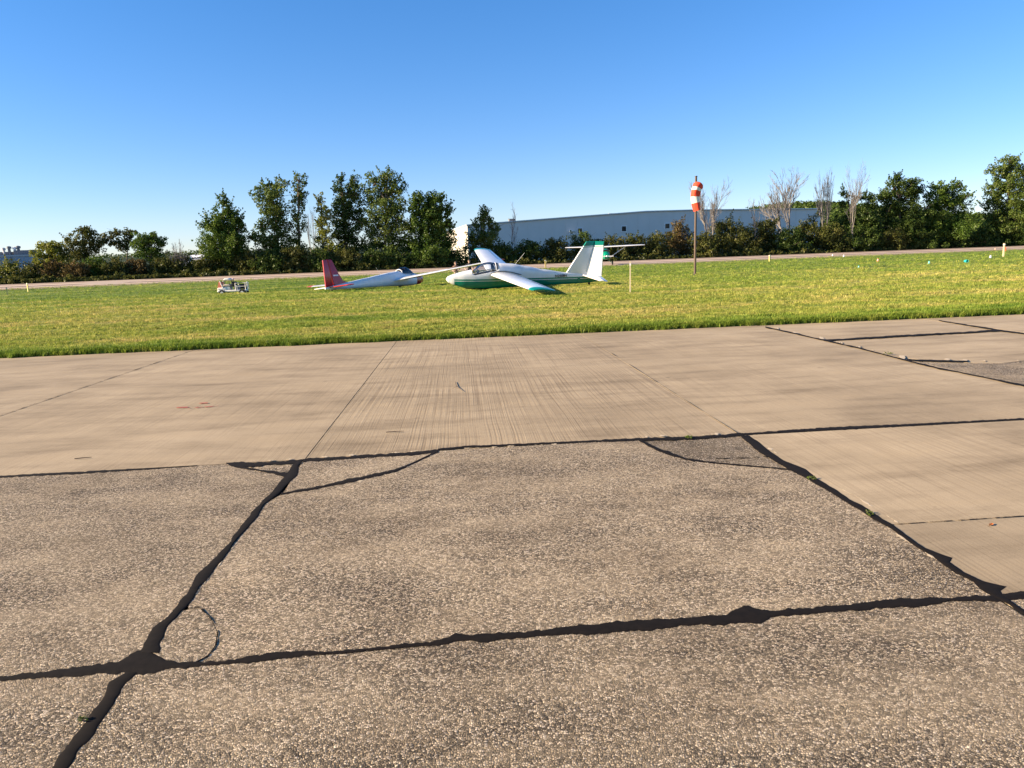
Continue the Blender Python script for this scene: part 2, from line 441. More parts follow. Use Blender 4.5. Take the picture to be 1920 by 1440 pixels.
def slab(poly, mat, top=0.0, gap=0.006, jit=0.004, step=0.15, name='concrete_slab', thick=0.16, ch=0.007, level=False):
    p = dens([Vector((q.x, q.y, 0)) for q in poly], step, jit, True, random.uniform(0, 90))
    p1 = inset(p, gap); p2 = inset(p, gap + ch)
    n = len(p); bm = bmesh.new()
    tilt = [0, 0] if level else [random.uniform(-1, 1) * 0.0006 for _ in range(2)]
    def zt(q): return top + tilt[0] * (q.x - p[0].x) * 0.3 + tilt[1] * (q.y - p[0].y) * 0.3
    va = [bm.verts.new((q.x, q.y, zt(q))) for q in p2]
    vb = [bm.verts.new((q.x, q.y, zt(q) - ch)) for q in p1]
    vc = [bm.verts.new((q.x, q.y, top - thick)) for q in p1]
    tv, _, tf, ov, _, _ = delaunay_2d_cdt([Vector((q.x, q.y)) for q in p2], [], [list(range(n))], 1, 1e-6)
    bt_ = [va[o[0]] if o else bm.verts.new((t.x, t.y, zt(t))) for t, o in zip(tv, ov)]
    for f in tf:
        try: bm.faces.new([bt_[i] for i in f])
        except ValueError: pass
    for i in range(n):
        j = (i + 1) % n
        bm.faces.new((va[j], va[i], vb[i], vb[j])); bm.faces.new((vb[j], vb[i], vc[i], vc[j]))
    bmesh.ops.recalc_face_normals(bm, faces=bm.faces)
    if sum(f.normal.z * f.calc_area() for f in bm.faces) < 0: bmesh.ops.reverse_faces(bm, faces=bm.faces)
    me = bpy.data.meshes.new(name); bm.to_mesh(me); bm.free(); me.materials.append(mat)
    return link(bpy.data.objects.new(name, me), apron)
uL, uA, uB, uC, uD = -5.43, -1.385, 2.375, 6.2, 9.8
vF, vM, vE = 2.74, 5.73, V_EDGE
# corner breaks, traced on the slab surface
K1 = [P2(428, 869), P2(470, 880), P2(520, 888), P2(543, 896)]                         # left of the long joint
K2 = [P2(822, 845), P2(795, 859), P2(760, 874), P2(715, 889), P2(660, 901), P2(590, 916), P2(527, 926)]
K3 = [P2(1492, 881), P2(1420, 875), P2(1340, 867), P2(1285, 859), P2(1238, 844), P2(1198, 824)]
K4 = [P2(352, 1142), P2(378, 1140), P2(397, 1162), P2(408, 1186), P2(404, 1211), P2(389, 1231), P2(366, 1243)]
A1, A0, B1, B0 = P2(566, 864), P2(266, 1243), P2(1391, 816), P2(1872, 1122)
AJ = [P2(.4307 * x, y) for x, y in ((1208, 919), (1137, 949), (1055, 992), (1003, 1022), (942, 1052), (895, 1074), (852, 1100), (820, 1121), (771, 1147), (697, 1177), (662, 1207))]   # downwards
AF = [P2(.4307 * x, y) for x, y in ((570, 1262), (517, 1280), (488, 1302), (445, 1328), (412, 1354), (358, 1380), (312, 1406), (265, 1440))]
BJ = [P2(1280 + .4585 * x, y) for x, y in ((518, 895), (607, 918), (665, 936), (735, 954), (797, 973), (848, 986), (906, 1005), (976, 1028), (1046, 1048), (1130, 1073), (1206, 1090), (1262, 1108))]
FJ = [P2(x, y) for x, y in ((388, 1245), (440, 1241), (500, 1232), (565, 1226), (640, 1223), (726, 1215), (812, 1207), (880, 1197), (963, 1192), (1070, 1182), (1157, 1175), (1280, 1167), (1362, 1162), (1445, 1151), (1532, 1144), (1601, 1138), (1683, 1131), (1784, 1125), (1830, 1122))]
LJ = [P2(0, 1272), P2(130, 1261), P2(195, 1254)]
# the main slab with three broken corners
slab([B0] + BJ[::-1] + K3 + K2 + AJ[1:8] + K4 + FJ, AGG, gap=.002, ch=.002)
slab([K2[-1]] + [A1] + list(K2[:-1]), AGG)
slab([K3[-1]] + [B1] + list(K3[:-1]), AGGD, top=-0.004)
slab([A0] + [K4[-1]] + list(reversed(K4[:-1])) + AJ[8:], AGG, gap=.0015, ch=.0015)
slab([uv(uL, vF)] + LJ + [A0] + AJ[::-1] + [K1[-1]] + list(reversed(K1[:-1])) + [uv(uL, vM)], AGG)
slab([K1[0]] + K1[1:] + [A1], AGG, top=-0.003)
q0 = P2(1664, 984)
slab([B0, uv(uC, vF), uv(uC, 3.64), q0] + BJ[7:], BRM2, gap=0.003)
slab([q0, uv(uC, 3.64), uv(uC, vM), B1, K3[0]] + BJ[:7], BRM2, gap=0.003)
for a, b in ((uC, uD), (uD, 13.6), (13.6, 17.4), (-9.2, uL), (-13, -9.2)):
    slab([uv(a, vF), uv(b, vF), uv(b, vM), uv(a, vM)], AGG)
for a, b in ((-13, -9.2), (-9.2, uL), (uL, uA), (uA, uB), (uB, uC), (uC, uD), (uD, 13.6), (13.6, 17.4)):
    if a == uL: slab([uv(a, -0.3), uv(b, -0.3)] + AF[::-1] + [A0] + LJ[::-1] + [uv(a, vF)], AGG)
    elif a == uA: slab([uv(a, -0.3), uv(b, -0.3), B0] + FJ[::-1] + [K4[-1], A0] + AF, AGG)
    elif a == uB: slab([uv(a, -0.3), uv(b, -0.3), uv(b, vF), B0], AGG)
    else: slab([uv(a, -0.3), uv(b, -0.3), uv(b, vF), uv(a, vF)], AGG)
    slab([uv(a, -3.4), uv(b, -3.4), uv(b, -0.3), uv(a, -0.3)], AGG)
vEo = vE + 0.12
for a, b, mm in ((-21, -17, BRM2), (-17, -13.2, BRM2), (-13.2, -9.3, BRM2), (-9.3, uL, BRM2), (uL, uA, BRM2), (uA, uB, BRM), (uB, uC, BRM2)):
    slab([uv(a, vM), uv(b, vM), uv(b, vEo), uv(a, vEo)], mm, top=-.0012 * (b + 22) / 4, gap=0.004, jit=0.002, ch=0.001, level=True)
CR = [P2(1700, 675), P2(1760, 676), P2(1830, 679), P2(1880, 679), P2(1925, 678)]
c_hi = uv(uC, 11.55); c_lo = uv(uC, 9.5)
slab([uv(uC, 11.55), uv(uD, 11.75), uv(uD, vEo), uv(uC, vEo)], BRM2, top=-.013, ch=.002, level=True)
slab([c_lo] + CR[1:-1] + [uv(uD, 9.35), uv(uD, 11.75), c_hi], BRM2, top=-.013, ch=.002, level=True)
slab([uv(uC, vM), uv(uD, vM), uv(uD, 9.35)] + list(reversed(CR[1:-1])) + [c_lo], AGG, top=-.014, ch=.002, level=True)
for a, b in ((uD, 13.6), (13.6, 17.4), (17.4, 21.2)):
    slab([uv(a, 11.75), uv(b, 11.95), uv(b, vEo), uv(a, vEo)], BRM2, top=-.013, ch=.002, level=True)
    slab([uv(a, vM), uv(b, vM), uv(b, 11.95), uv(a, 11.75)], BRM2, top=-.013, ch=.002, level=True)

_b = MB(); _b.add([uv(-22, -3.5, -.035), uv(22, -3.5, -.035), uv(22, vE - .02, -.035), uv(-22, vE - .02, -.035)], [(0, 1, 2, 3)])
_b.build('joint_bedding', BED, apron, smooth=False)
SPALL = plain('spalled_pale_concrete', (.47, .38, .255), .9, 0, .25, 40)
def sealant(edges, horiz=True, name='crack_sealant', z=0.0035, seed=0, mat=None, rag=1.0, broken=0.0):
    """edges: (pos, lo, hi) in photo pixels; horiz -> x, ytop, ybottom ; else y, xleft, xright"""
    e = edges
    fine = []
    for (a0, l0, h0), (a1, l1, h1) in zip(e[:-1], e[1:]):
        k = max(2, int(abs(a1 - a0) / 2.2))
        for q in range(k):
            t = q / k; fine.append((a0 + (a1 - a0) * t, l0 + (l1 - l0) * t, h0 + (h1 - h0) * t))
    fine.append(e[-1])
    A, B = [], []
    def nn(a, c, w):
        g = min(w, 9)
        return (noise.noise(Vector((a * .03, seed, c))) * .22 * w + noise.noise(Vector((a * .085, seed, c + 5))) * .30 * g + noise.noise(Vector((a * .24, seed, c + 9))) * .12 * g + noise.noise(Vector((a * .6, seed, c + 13))) * .05 * g) * rag
    for i, (a, lo, hi) in enumerate(fine):
        w = (hi - lo)
        j1, j2 = nn(a, 0, w), nn(a, 20, w)
        if broken:
            cut = noise.noise(Vector((a * .06, seed, 40))) + .5 * noise.noise(Vector((a * .3, seed, 44)))
            sh = min(1, max(0, (cut + .35 - broken) * 3)); mid = (lo + hi) / 2; lo, hi = mid + (lo - mid) * sh, mid + (hi - mid) * sh
            j1 *= sh; j2 *= sh
        if horiz: A.append(P2(a, lo + j1)); B.append(P2(a, hi + j2))
        else: A.append(P2(lo + j1, a)); B.append(P2(hi + j2, a))
    bm = bmesh.new(); n = len(A)
    rows = []
    for a, b in zip(A, B):
        d = (b - a)
        rows.append([bm.verts.new((*a.xy, 0.0008)), bm.verts.new((*(a + d * 0.18).xy, z)), bm.verts.new((*(a + d * 0.5).xy, z * 0.7)), bm.verts.new((*(b - d * 0.18).xy, z)), bm.verts.new((*b.xy, 0.0008))])
    for i in range(n - 1):
        if (A[i] - B[i]).length < 1e-5 and (A[i + 1] - B[i + 1]).length < 1e-5: continue
        for q in range(4): bm.faces.new((rows[i][q], rows[i][q + 1], rows[i + 1][q + 1], rows[i + 1][q]))
    bmesh.ops.recalc_face_normals(bm, faces=bm.faces)
    if sum(f.normal.z for f in bm.faces) < 0: bmesh.ops.reverse_faces(bm, faces=bm.faces)
    me = bpy.data.meshes.new(name); bm.to_mesh(me); bm.free(); me.materials.append(mat or TAR)
    me.polygons.foreach_set('use_smooth', [True] * len(me.polygons))
    return link(bpy.data.objects.new(name, me), apron)
S3 = lambda X, Y: (0.4307 * X, 820 + 0.4307 * Y)
front = [(-60, 1276, 1286), (0, 1268, 1277), (65, 1261, 1273), (130, 1253, 1270), (195, 1244, 1264), (222, 1240, 1261), (240, 1232, 1263), (256, 1220, 1266), (276, 1218, 1266), (294, 1228, 1262), (308, 1237, 1257), (323, 1241, 1254), (388, 1241, 1249), (440, 1237, 1245), (462, 1231, 1245), (500, 1225, 1240), (565, 1220, 1231), (605, 1222, 1228), (640, 1220, 1226), (726, 1212, 1218), (748, 1208, 1216), (812, 1203, 1211), (825, 1200, 1212), (855, 1187, 1203), (882, 1191, 1202), (898, 1188, 1205), (963, 1186, 1198), (1028, 1180, 1193), (1070, 1174, 1189), (1114, 1170, 1192), (1157, 1166, 1185), (1221, 1160, 1182), (1280, 1160, 1174), (1326, 1154, 1173), (1362, 1153, 1171), (1379, 1141, 1171), (1404, 1135, 1168), (1427, 1141, 1171), (1445, 1145, 1158), (1463, 1144, 1156), (1532, 1138, 1151), (1601, 1132, 1145), (1683, 1122, 1140), (1738, 1121, 1136), (1784, 1121, 1128), (1830, 1117, 1127), (1876, 1115, 1129), (1905, 1110, 1124), (1990, 1102, 1114)]
sealant(front, True, seed=1)
lineA = [(862, 1302, 1322), (872, 1272, 1302), (893, 1240, 1290), (919, 1190, 1226), (949, 1122, 1152), (966, 1088, 1126), (992, 1038, 1072), (1022, 988, 1018), (1052, 918, 966), (1074, 868, 922), (1100, 832, 872), (1121, 792, 848), (1147, 750, 792), (1177, 670, 724), (1207, 626, 698), (1225, 600, 690)]
sealant([(y, 0.4307 * a, 0.4307 * b) for y, a, b in lineA], False, seed=2, z=0.0045)
lineA2 = [(1262, 538, 602), (1280, 482, 552), (1302, 458, 518), (1328, 408, 482), (1354, 380, 444), (1380, 318, 398), (1406, 280, 344), (1440, 226, 304), (1500, 120, 210), (1560, 40, 130)]
sealant([(y, 0.4307 * a, 0.4307 * b) for y, a, b in lineA2], False, seed=3, z=0.0045)
lineB = [(817, 232, 282), (835, 280, 327), (849, 310, 367), (863, 370, 414), (879, 428, 492), (895, 495, 542), (918, 583, 632), (936, 648, 682), (954, 713, 757), (973, 778, 817), (986, 833, 864), (1005, 893, 920), (1028, 963, 990), (1046, 1028, 1104), (1054, 1050, 1092), (1073, 1108, 1152), (1090, 1180, 1232), (1100, 1205, 1322), (1108, 1230, 1300), (1119, 1270, 1312), (1133, 1328, 1362), (1147, 1375, 1412), (1180, 1480, 1520)]
sealant([(y, 1280 + 0.4585 * a, 1280 + 0.4585 * b) for y, a, b in lineB], False, seed=4, z=0.0045)
sealant([(-60, 895, 899), (0, 892, 896), (150, 884, 889), (300, 876.5, 879), (370, 872.5, 874)], True, seed=5)
sealant([(424, 868, 869), (440, 867, 877), (470, 867, 877), (500, 866.5, 872), (540, 864, 871), (566, 861, 870)], True, seed=6)
sealant([(452, 875, 878), (500, 882, 886), (528, 886, 893), (548, 888, 898)], True, seed=7)
sealant([(568, 860, 866), (600, 858.5, 865), (650, 855.5, 861), (700, 852, 858), (760, 848.5, 855), (822, 842.5, 849)], True, seed=8)
sealant([(822, 841, 845), (870, 836, 839.5), (960, 832.5, 836), (1100, 826, 830), (1190, 821.5, 827), (1230, 820.5, 826), (1300, 818, 824.5), (1350, 815, 820), (1390, 812, 818), (1400, 812, 816), (1500, 804.5, 809.5), (1600, 799, 805), (1700, 795, 799.5), (1920, 784, 787.5), (2000, 780, 783.5)], True, seed=9)
sealant([(527, 924, 928.5), (590, 913, 918), (660, 897, 904), (715, 885, 892), (740, 880, 886), (760, 874, 877), (795, 857, 861), (820, 845, 848)], True, seed=10)
sealant([(1198, 823, 827), (1238, 842, 848), (1285, 858, 863), (1320, 864.5, 867.5), (1420, 874, 876.5), (1490, 880, 882.5)], True, seed=11)
sealant([(1545, 637, 639.5), (1700, 627.5, 630.5), (1800, 622.5, 625), (1878, 617.5, 620.5)], True, seed=12)
sealant([(1700, 673, 676), (1760, 675, 677.5), (1815, 676.5, 678.5)], True, seed=13)
sealant([(1435, 612, 614.5), (1490, 624, 626), (1530, 633.5, 635.5), (1556, 639, 641.5), (1610, 651, 653.5), (1660, 664.5, 666.5), (1700, 674.5, 677), (1760, 689, 692), (1800, 697, 699), (1860, 709.5, 711.5), (1920, 721, 725), (1990, 737, 741)], True, seed=14)
sealant([(1760, 600, 601.5), (1875, 618, 620.5), (1925, 625, 627)], True, seed=15)

# faded red paint dashes on the left-hand broomed slab
REDP = plain('faded_red_paint', (.38, .10, .065), .85, 0, .3, 20)
sealant([(331, 763.2, 764.8), (352, 762.6, 764.2)], True, 'paint_mark', .0012, 71, REDP, .8)
sealant([(352, 764.6, 765.6), (372, 763.4, 764.6), (412, 760.2, 761)], True, 'paint_mark', .0012, 72, REDP, .8, .15)
sealant([(374, 755.4, 756.8), (390, 754.8, 756)], True, 'paint_mark', .0012, 73, REDP, .8)
# pale chipped edges beside the joints
for k_, (ed_, hz_) in enumerate([
        ([(430, 864, 867), (480, 863, 866), (560, 859, 861.5), (640, 853, 856), (760, 845.5, 849), (830, 839, 842)], True),
        ([(870, 839, 842), (960, 835, 838), (1080, 829.5, 832.5), (1180, 825, 827)], True),
        ([(1210, 817, 820), (1290, 814, 817.5), (1350, 811, 816), (1392, 807, 812)], True),
        ([(530, 927, 930), (600, 915.5, 919), (680, 899, 904), (760, 876, 879), (815, 849, 852)], True),
        ([(1440, 610, 613.5), (1490, 621, 624.5), (1540, 632, 636), (1600, 645, 650), (1660, 659, 664.5), (1700, 668, 674)], True),
        ([(1720, 671, 675), (1780, 672, 676), (1830, 675, 678), (1910, 674, 677)], True),
        ([(830, 1424, 1432), (860, 1466, 1474), (890, 1524, 1532), (930, 1600, 1606), (980, 1680, 1688)], False),
        ([(960, 1604, 1614), (985, 1652, 1662), (1010, 1690, 1698), (1050, 1752, 1762), (1085, 1812, 1822)], False),
        ([(990, 466, 474), (1030, 430, 437), (1070, 398, 408), (1110, 366, 374), (1150, 338, 344)], False),
        ([(300, 1258, 1263), (420, 1246, 1250), (640, 1227, 1230), (760, 1217, 1220)], True)]):
    sealant(ed_, hz_, 'chipped_edge', .0016, 60 + k_, SPALL, 1.8, .5)
sealant([(352, 1139.5, 1141.5), (376, 1137.5, 1140)], True, seed=31, rag=.6, broken=.3)
sealant([(1142, 376, 380), (1162, 395, 398.5), (1186, 405.5, 410), (1211, 402, 406.5), (1231, 387, 391), (1243, 364, 368)], False, seed=32, rag=.8, broken=.25)
sealant([(662, 1146, 1147), (700, 1206, 1207.2), (760, 1300, 1301.4), (813, 1384, 1386)], False, seed=34, rag=.8, broken=.1, z=.001)
sealant([(0, 778.9, 779.6), (180, 717.6, 718.2), (352, 659.5, 660)], True, seed=35, rag=.8, broken=.3, z=.001)
sealant([(1666, 983.4, 984.6), (1800, 974.6, 975.8), (1960, 964, 965.2)], True, seed=36, rag=.8, broken=.1, z=.001)
sealant([(1342, 859.5, 860.7), (1400, 858, 859), (1452, 855.5, 856.5)], True, seed=33, broken=.2)

# ------------------------------------------------------------------ turf: blades as one uncountable mass
def make_tuft(name, nb, h, spread, bend, wide, seed):
    r = np.random.default_rng(seed); V = []; Fq = []
    for i in range(nb):
        a = r.uniform(0, 6.283); rad = spread * math.sqrt(r.uniform(0, 1)); bx, by = rad * math.cos(a), rad * math.sin(a)
        d = r.uniform(0, 6.283); hh = h * r.uniform(0.55, 1.1); lean = bend * r.uniform(0.2, 1.0) * hh
        wx, wy = -math.sin(d) * wide, math.cos(d) * wide
        k = len(V)
        V += [(bx - wx, by - wy, -0.01), (bx + wx, by + wy, -0.01),
              (bx + math.cos(d) * lean * .4 + wx * .8, by + math.sin(d) * lean * .4 + wy * .8, hh * .6), (bx + math.cos(d) * lean * .4 - wx * .8, by + math.sin(d) * lean * .4 - wy * .8, hh * .6),
              (bx + math.cos(d) * lean, by + math.sin(d) * lean, hh)]
        Fq += [(k, k + 1, k + 2, k + 3), (k + 3, k + 2, k + 4)]
    me = bpy.data.meshes.new(name); me.from_pydata(V, [], Fq); me.materials.append(GRASS)
    return me
def grass_mass(name, pts, scl, tufts, label):
    me = bpy.data.meshes.new(name); me.from_pydata([tuple(p) for p in pts], [], [])
    a = me.attributes.new('scl', 'FLOAT', 'POINT'); a.data.foreach_set('value', np.ascontiguousarray(scl, dtype=np.float32))
    ob = link(bpy.data.objects.new(name, me))
    ng = bpy.data.node_groups.new(name + '_nodes', 'GeometryNodeTree')
    ng.interface.new_socket('Geometry', in_out='INPUT', socket_type='NodeSocketGeometry')
    ng.interface.new_socket('Geometry', in_out='OUTPUT', socket_type='NodeSocketGeometry')
    N = ng.nodes; L = ng.links
    gi = N.new('NodeGroupInput'); go = N.new('NodeGroupOutput'); jn = N.new('GeometryNodeJoinGeometry')
    at_ = N.new('GeometryNodeInputNamedAttribute'); at_.data_type = 'FLOAT'; at_.inputs['Name'].default_value = 'scl'
    rv = N.new('FunctionNodeRandomValue'); rv.data_type = 'FLOAT_VECTOR'
    rv.inputs[0].default_value = (-0.15, -0.15, 0); rv.inputs[1].default_value = (0.15, 0.15, 6.283)
    pick = N.new('FunctionNodeRandomValue'); pick.data_type = 'INT'
    for s in pick.inputs:
        if s.name == 'Min' and s.type == 'INT': s.default_value = 0
        if s.name == 'Max' and s.type == 'INT': s.default_value = len(tufts) - 1
        if s.name == 'Seed': s.default_value = 7
    pick_out = [s for s in pick.outputs if s.type == 'INT'][0]
    for i, t in enumerate(tufts):
        # a tuft mesh goes straight into the tree through a mesh-only helper that is not linked to the scene
        to = bpy.data.objects.new(t.name, t)
        inf = N.new('GeometryNodeObjectInfo'); inf.inputs['Object'].default_value = to
        cmp_ = N.new('FunctionNodeCompare'); cmp_.data_type = 'INT'; cmp_.operation = 'EQUAL'
        ins = [s for s in cmp_.inputs if s.type == 'INT']
        L.new(pick_out, ins[0]); ins[1].default_value = i
        ip = N.new('GeometryNodeInstanceOnPoints')
        L.new(gi.outputs[0], ip.inputs['Points']); L.new(cmp_.outputs[0], ip.inputs['Selection']); L.new(inf.outputs['Geometry'], ip.inputs['Instance'])
        L.new(rv.outputs[0], ip.inputs['Rotation']); L.new(at_.outputs[0], ip.inputs['Scale'])
        L.new(ip.outputs[0], jn.inputs[0])
    L.new(jn.outputs[0], go.inputs[0])
    md = ob.modifiers.new('scatter', 'NODES'); md.node_group = ng
    tag(ob, label, 'grass', kind='stuff')
    return ob
def build_grass():
    tufts = [make_tuft('tuft%d' % i, 9, 0.052, 0.055, 0.9, 0.0035, i) for i in range(4)]
    n = 230000
    k = rng.uniform(9.0, 79.0, n)
    r = 1109.0 / k
    ang = rng.uniform(-0.80, 0.80, n)
    x = r * np.tan(ang); y = r
    v = -x * math.sin(TH) + y * math.cos(TH)
    edge_w = 0.05 + 0.10 * np.array([noise.noise(Vector((a * 1.3, 0, 0))) for a in x])
    run = y - (98 + 0.2 * x)
    ok = (v > V_EDGE - edge_w) & (run < 0.5)
    x, y, v = x[ok], y[ok], v[ok]
    z = np.array([ground_z(a, max(b, 0)) if c > V_EDGE else 0.0 for a, b, c in zip(x, y, v)])
    scl = rng.uniform(0.7, 1.25, len(x)) * (1 + np.clip((y - 20) / 60, 0, 1) * 0.9)
    scl *= np.where((v < V_EDGE + 1.2), 1.25, 1.0)
    scl *= np.clip(1 + 1.1 * np.array([noise.noise(Vector((a * .9, b * 1.6, 1))) + .6 * noise.noise(Vector((a * 2.6, b * 4.1, 7))) for a, b in zip(x, y)]), .35, 1.55)
    grass_mass('mown_grass', np.stack([x, y, z], 1), scl, tufts, 'short mown grass and dry thatch covering the field')
    # denser ragged fringe along the pavement edge
    m = 26000
    u = rng.uniform(-17, 19, m); v = V_EDGE - 0.09 + rng.gamma(1.2, 0.16, m)
    v += 0.09 * np.array([noise.noise(Vector((a * 1.3, 3, 0))) for a in u]) + 0.07 * np.array([noise.noise(Vector((a * 7, 8, 0))) for a in u])
    X = u * math.cos(TH) - v * math.sin(TH); Y = u * math.sin(TH) + v * math.cos(TH)
    Z = np.where(v > V_EDGE, 0.03, 0.0)
    fr = [make_tuft('fringe%d' % i, 10, 0.095, 0.05, 1.1, 0.004, 40 + i) for i in range(3)]
    grass_mass('grass_fringe', np.stack([X, Y, Z], 1), rng.uniform(0.6, 1.25, m), fr, 'ragged grass fringe overhanging the edge of the concrete')
build_grass()

# ------------------------------------------------------------------ runway
RW = math.atan(0.2); RE = Vector((math.cos(RW), math.sin(RW), 0)); RN = Vector((-math.sin(RW), math.cos(RW), 0))
RO = Vector((0, 98, 0))
def rw(s, t, z=0.0):
    p = RO + RE * s + RN * t; return Vector((p.x, p.y, z))
def sheet(name, quad, z, mat, parent=None, nx=60):
    mb = MB(); (a, b, c, d) = [Vector(q) for q in quad]
    vs = []; fs = []
    for i in range(nx + 1):
        t = i / nx
        p, q = a.lerp(b, t), d.lerp(c, t)
        vs += [(p.x, p.y, z), (q.x, q.y, z)]
    for i in range(nx): fs.append((2 * i, 2 * i + 2, 2 * i + 3, 2 * i + 1))
    mb.add(vs, fs)
    return mb.build(name, mat, parent, smooth=False)
SHOUL = plain('gravel_shoulder', (0.36, 0.28, 0.21), 0.95, 0, 0.14, 0.8)
PALE = plain('worn_runway_surface', (0.46, 0.35, 0.25), 0.85, 0, 0.2, .25)
rway = sheet('runway', (rw(-420, 0), rw(520, 0), rw(520, 46), rw(-420, 46)), 0.02, ASPH)
tag(rway, 'reddish brown asphalt runway in front of the hedgerow', kind='structure')
sheet('worn_strip', (rw(-420, 2.5), rw(520, 2.5), rw(520, 9), rw(-420, 9)), 0.024, PALE, rway)
sheet('worn_strip', (rw(-170, 17), rw(520, 17), rw(520, 30), rw(-170, 30)), 0.024, PALE, rway)
sheet('gravel_shoulder', (rw(-420, 40), rw(520, 40), rw(520, 47), rw(-420, 47)), 0.024, SHOUL, rway)
vg = sheet('verge', (rw(-420, -7), rw(520, -7), rw(520, 0), rw(-420, 0)), 0.012, plain('dry_verge_soil', (.24, .19, .09), .95, 0, .3, .5))
tag(vg, 'dry brown verge along the near side of the runway', kind='structure')
txw = sheet('taxiway', (gp(135, 533.5), gp(215, 533.5), gp(310, 519), gp(235, 519)), 0.03, SHOUL, None, 6)
tag(txw, 'pale diagonal paved strip crossing the runway at left', kind='structure')

# ------------------------------------------------------------------ warehouse beyond the hedge
GREYW = plain('grey_metal_cladding', (0.66, 0.63, 0.58), 0.55, 0, 0.03, 0.3)
CREAMW = plain('cream_metal_cladding', (0.62, 0.58, 0.48), 0.6, 0, 0.04, 0.3)
TRIM = plain('white_trim', (0.78, 0.77, 0.74), 0.5)
DARKG = plain('dark_window_glass', (0.015, 0.017, 0.02), 0.12)
ROOFM = plain('pale_roof_sheet', (0.62, 0.62, 0.60), 0.5)
EQUIP = plain('roof_equipment_grey', (0.16, 0.17, 0.18), 0.6)
EQUIPL = plain('galvanised_vent', (0.42, 0.42, 0.42), 0.5, 0.3)
def warehouse():
    phi = R_(12); D = Vector((math.cos(phi), math.sin(phi), 0)); Aw = Vector((-math.sin(phi), math.cos(phi), 0))
    P0 = at(878, 470, 235); P0.z = 0
    root = empty('warehouse', P0); root.rotation_euler = (0, 0, phi)
    tag(root, 'long grey metal warehouse with three square windows beyond the hedgerow', 'building')
    prof = [(0, 12.4), (63, 15.5), (80, 15.6), (132, 15.0)]
    W, L = 132, 60
    mb = MB()                                                   # gable wall panels, standing seams proud
    vs = [(0, 0, -0.3)] + [(x, 0, z) for x, z in prof] + [(W, 0, -0.3)]
    vs += [(x, 0.4, z) for x, y, z in vs]
    n = 6
    mb.add(vs, [tuple(range(n)), tuple(range(2 * n - 1, n - 1, -1))] + [(i, (i + 1) % n, (i + 1) % n + n, i + n) for i in range(n)])
    mb.build('gable_wall', GREYW, root, smooth=False)
    def top(x):
        for (a, za), (b, zb) in zip(prof[:-1], prof[1:]):
            if a <= x <= b: return za + (zb - za) * (x - a) / (b - a)
    rb = MB()
    for x in np.arange(3, W, 4.4): rb.box((x, -0.03, (top(x) - 0.3) / 2), (0.18, 0.06, top(x) - 0.3))
    rb.build('wall_seam', GREYW, root, smooth=False)['kind'] = 'stuff'
    sw = MB(); sw.box((0.2, L / 2 + 0.4, 6.05), (0.4, L, 12.6))
    for y in np.arange(2, L, 2.2): sw.box((-0.03, y, 6.0), (0.08, 0.35, 12.2))
    sw.build('side_wall', CREAMW, root, smooth=False)
    sb = MB(); sb.box((W - 0.2, L / 2 + 0.4, 7.2), (0.4, L, 14.9)); sb.build('side_wall', GREYW, root, smooth=False)
    rf = MB()
    for (a, za), (b, zb) in zip(prof[:-1], prof[1:]):
        rf.add([(a - .3 * (a == 0), -0.5, za + .06), (b, -0.5, zb + .06), (b, L + 1, zb + .06), (a - .3 * (a == 0), L + 1, za + .06),
                (a - .3 * (a == 0), -0.5, za + .4), (b, -0.5, zb + .4), (b, L + 1, zb + .4), (a - .3 * (a == 0), L + 1, za + .4)],
               [(0, 1, 2, 3), (7, 6, 5, 4), (0, 4, 5, 1), (1, 5, 6, 2), (2, 6, 7, 3), (3, 7, 4, 0)])
    roof = rf.build('roof', ROOFM, root, smooth=False)
    bw = MB(); bw.add([(0, L, -.3), (W, L, -.3), (W, L, 15), (63, L, 15.5), (0, L, 12.4)], [(0, 1, 2, 3, 4)]); bw.build('back_wall', GREYW, root, smooth=False)
    def facade_x(px):
        d = ray(px, 440); d = Vector((d.x, d.y, 0))
        # intersect with the facade line
        den = d.x * D.y - d.y * D.x
        t = (P0.x * D.y - P0.y * D.x) / den
        q = d * t; return (q - P0).dot(D), q.y
    for px, py in ((1087, 433), (1170, 429), (1251, 424)):
        wx, Y = facade_x(px); z = at(px, py, Y).z
        f = MB()
        for dx, dz, sx, sz in ((0, .95, 2.2, .25), (0, -.95, 2.2, .25), (-.98, 0, .25, 1.65), (.98, 0, .25, 1.65)): f.box((wx + dx, -0.1, z + dz), (sx, .2, sz))
        w = f.build('window', TRIM, root, smooth=False)
        g = MB(); g.box((wx, -0.02, z), (1.72, .06, 1.66)); g.build('pane', DARKG, w, smooth=False)
    wx, Y = facade_x(1072); z = at(1072, 437, Y).z
    d = MB(); d.box((wx, -.5, z + .6), (2.2, 1.0, .15)); d.box((wx - .9, -.25, z - .1), (.25, .5, 1.4)); d.box((wx + .3, -.2, z - .4), (1.2, .4, .5))
    d.build('vent_hood', TRIM, root, smooth=False)
    for px, pyt, pyb, w, m in ((963, 411, 421, 2.0, EQUIP), (1149, 400.5, 406, 1.2, EQUIPL), (1206, 399, 402, .6, EQUIPL)):
        wx, Y = facade_x(px); zt = at(px, pyt, Y + 2).z
        e = MB(); zb = top(wx) + .2
        e.box((wx, 2.2, (zb + zt) / 2), (w, w, zt - zb)); e.box((wx, 2.2, zt + .06), (w + .25, w + .25, .12))
        e.build('roof_vent', m, root, smooth=False)
warehouse()
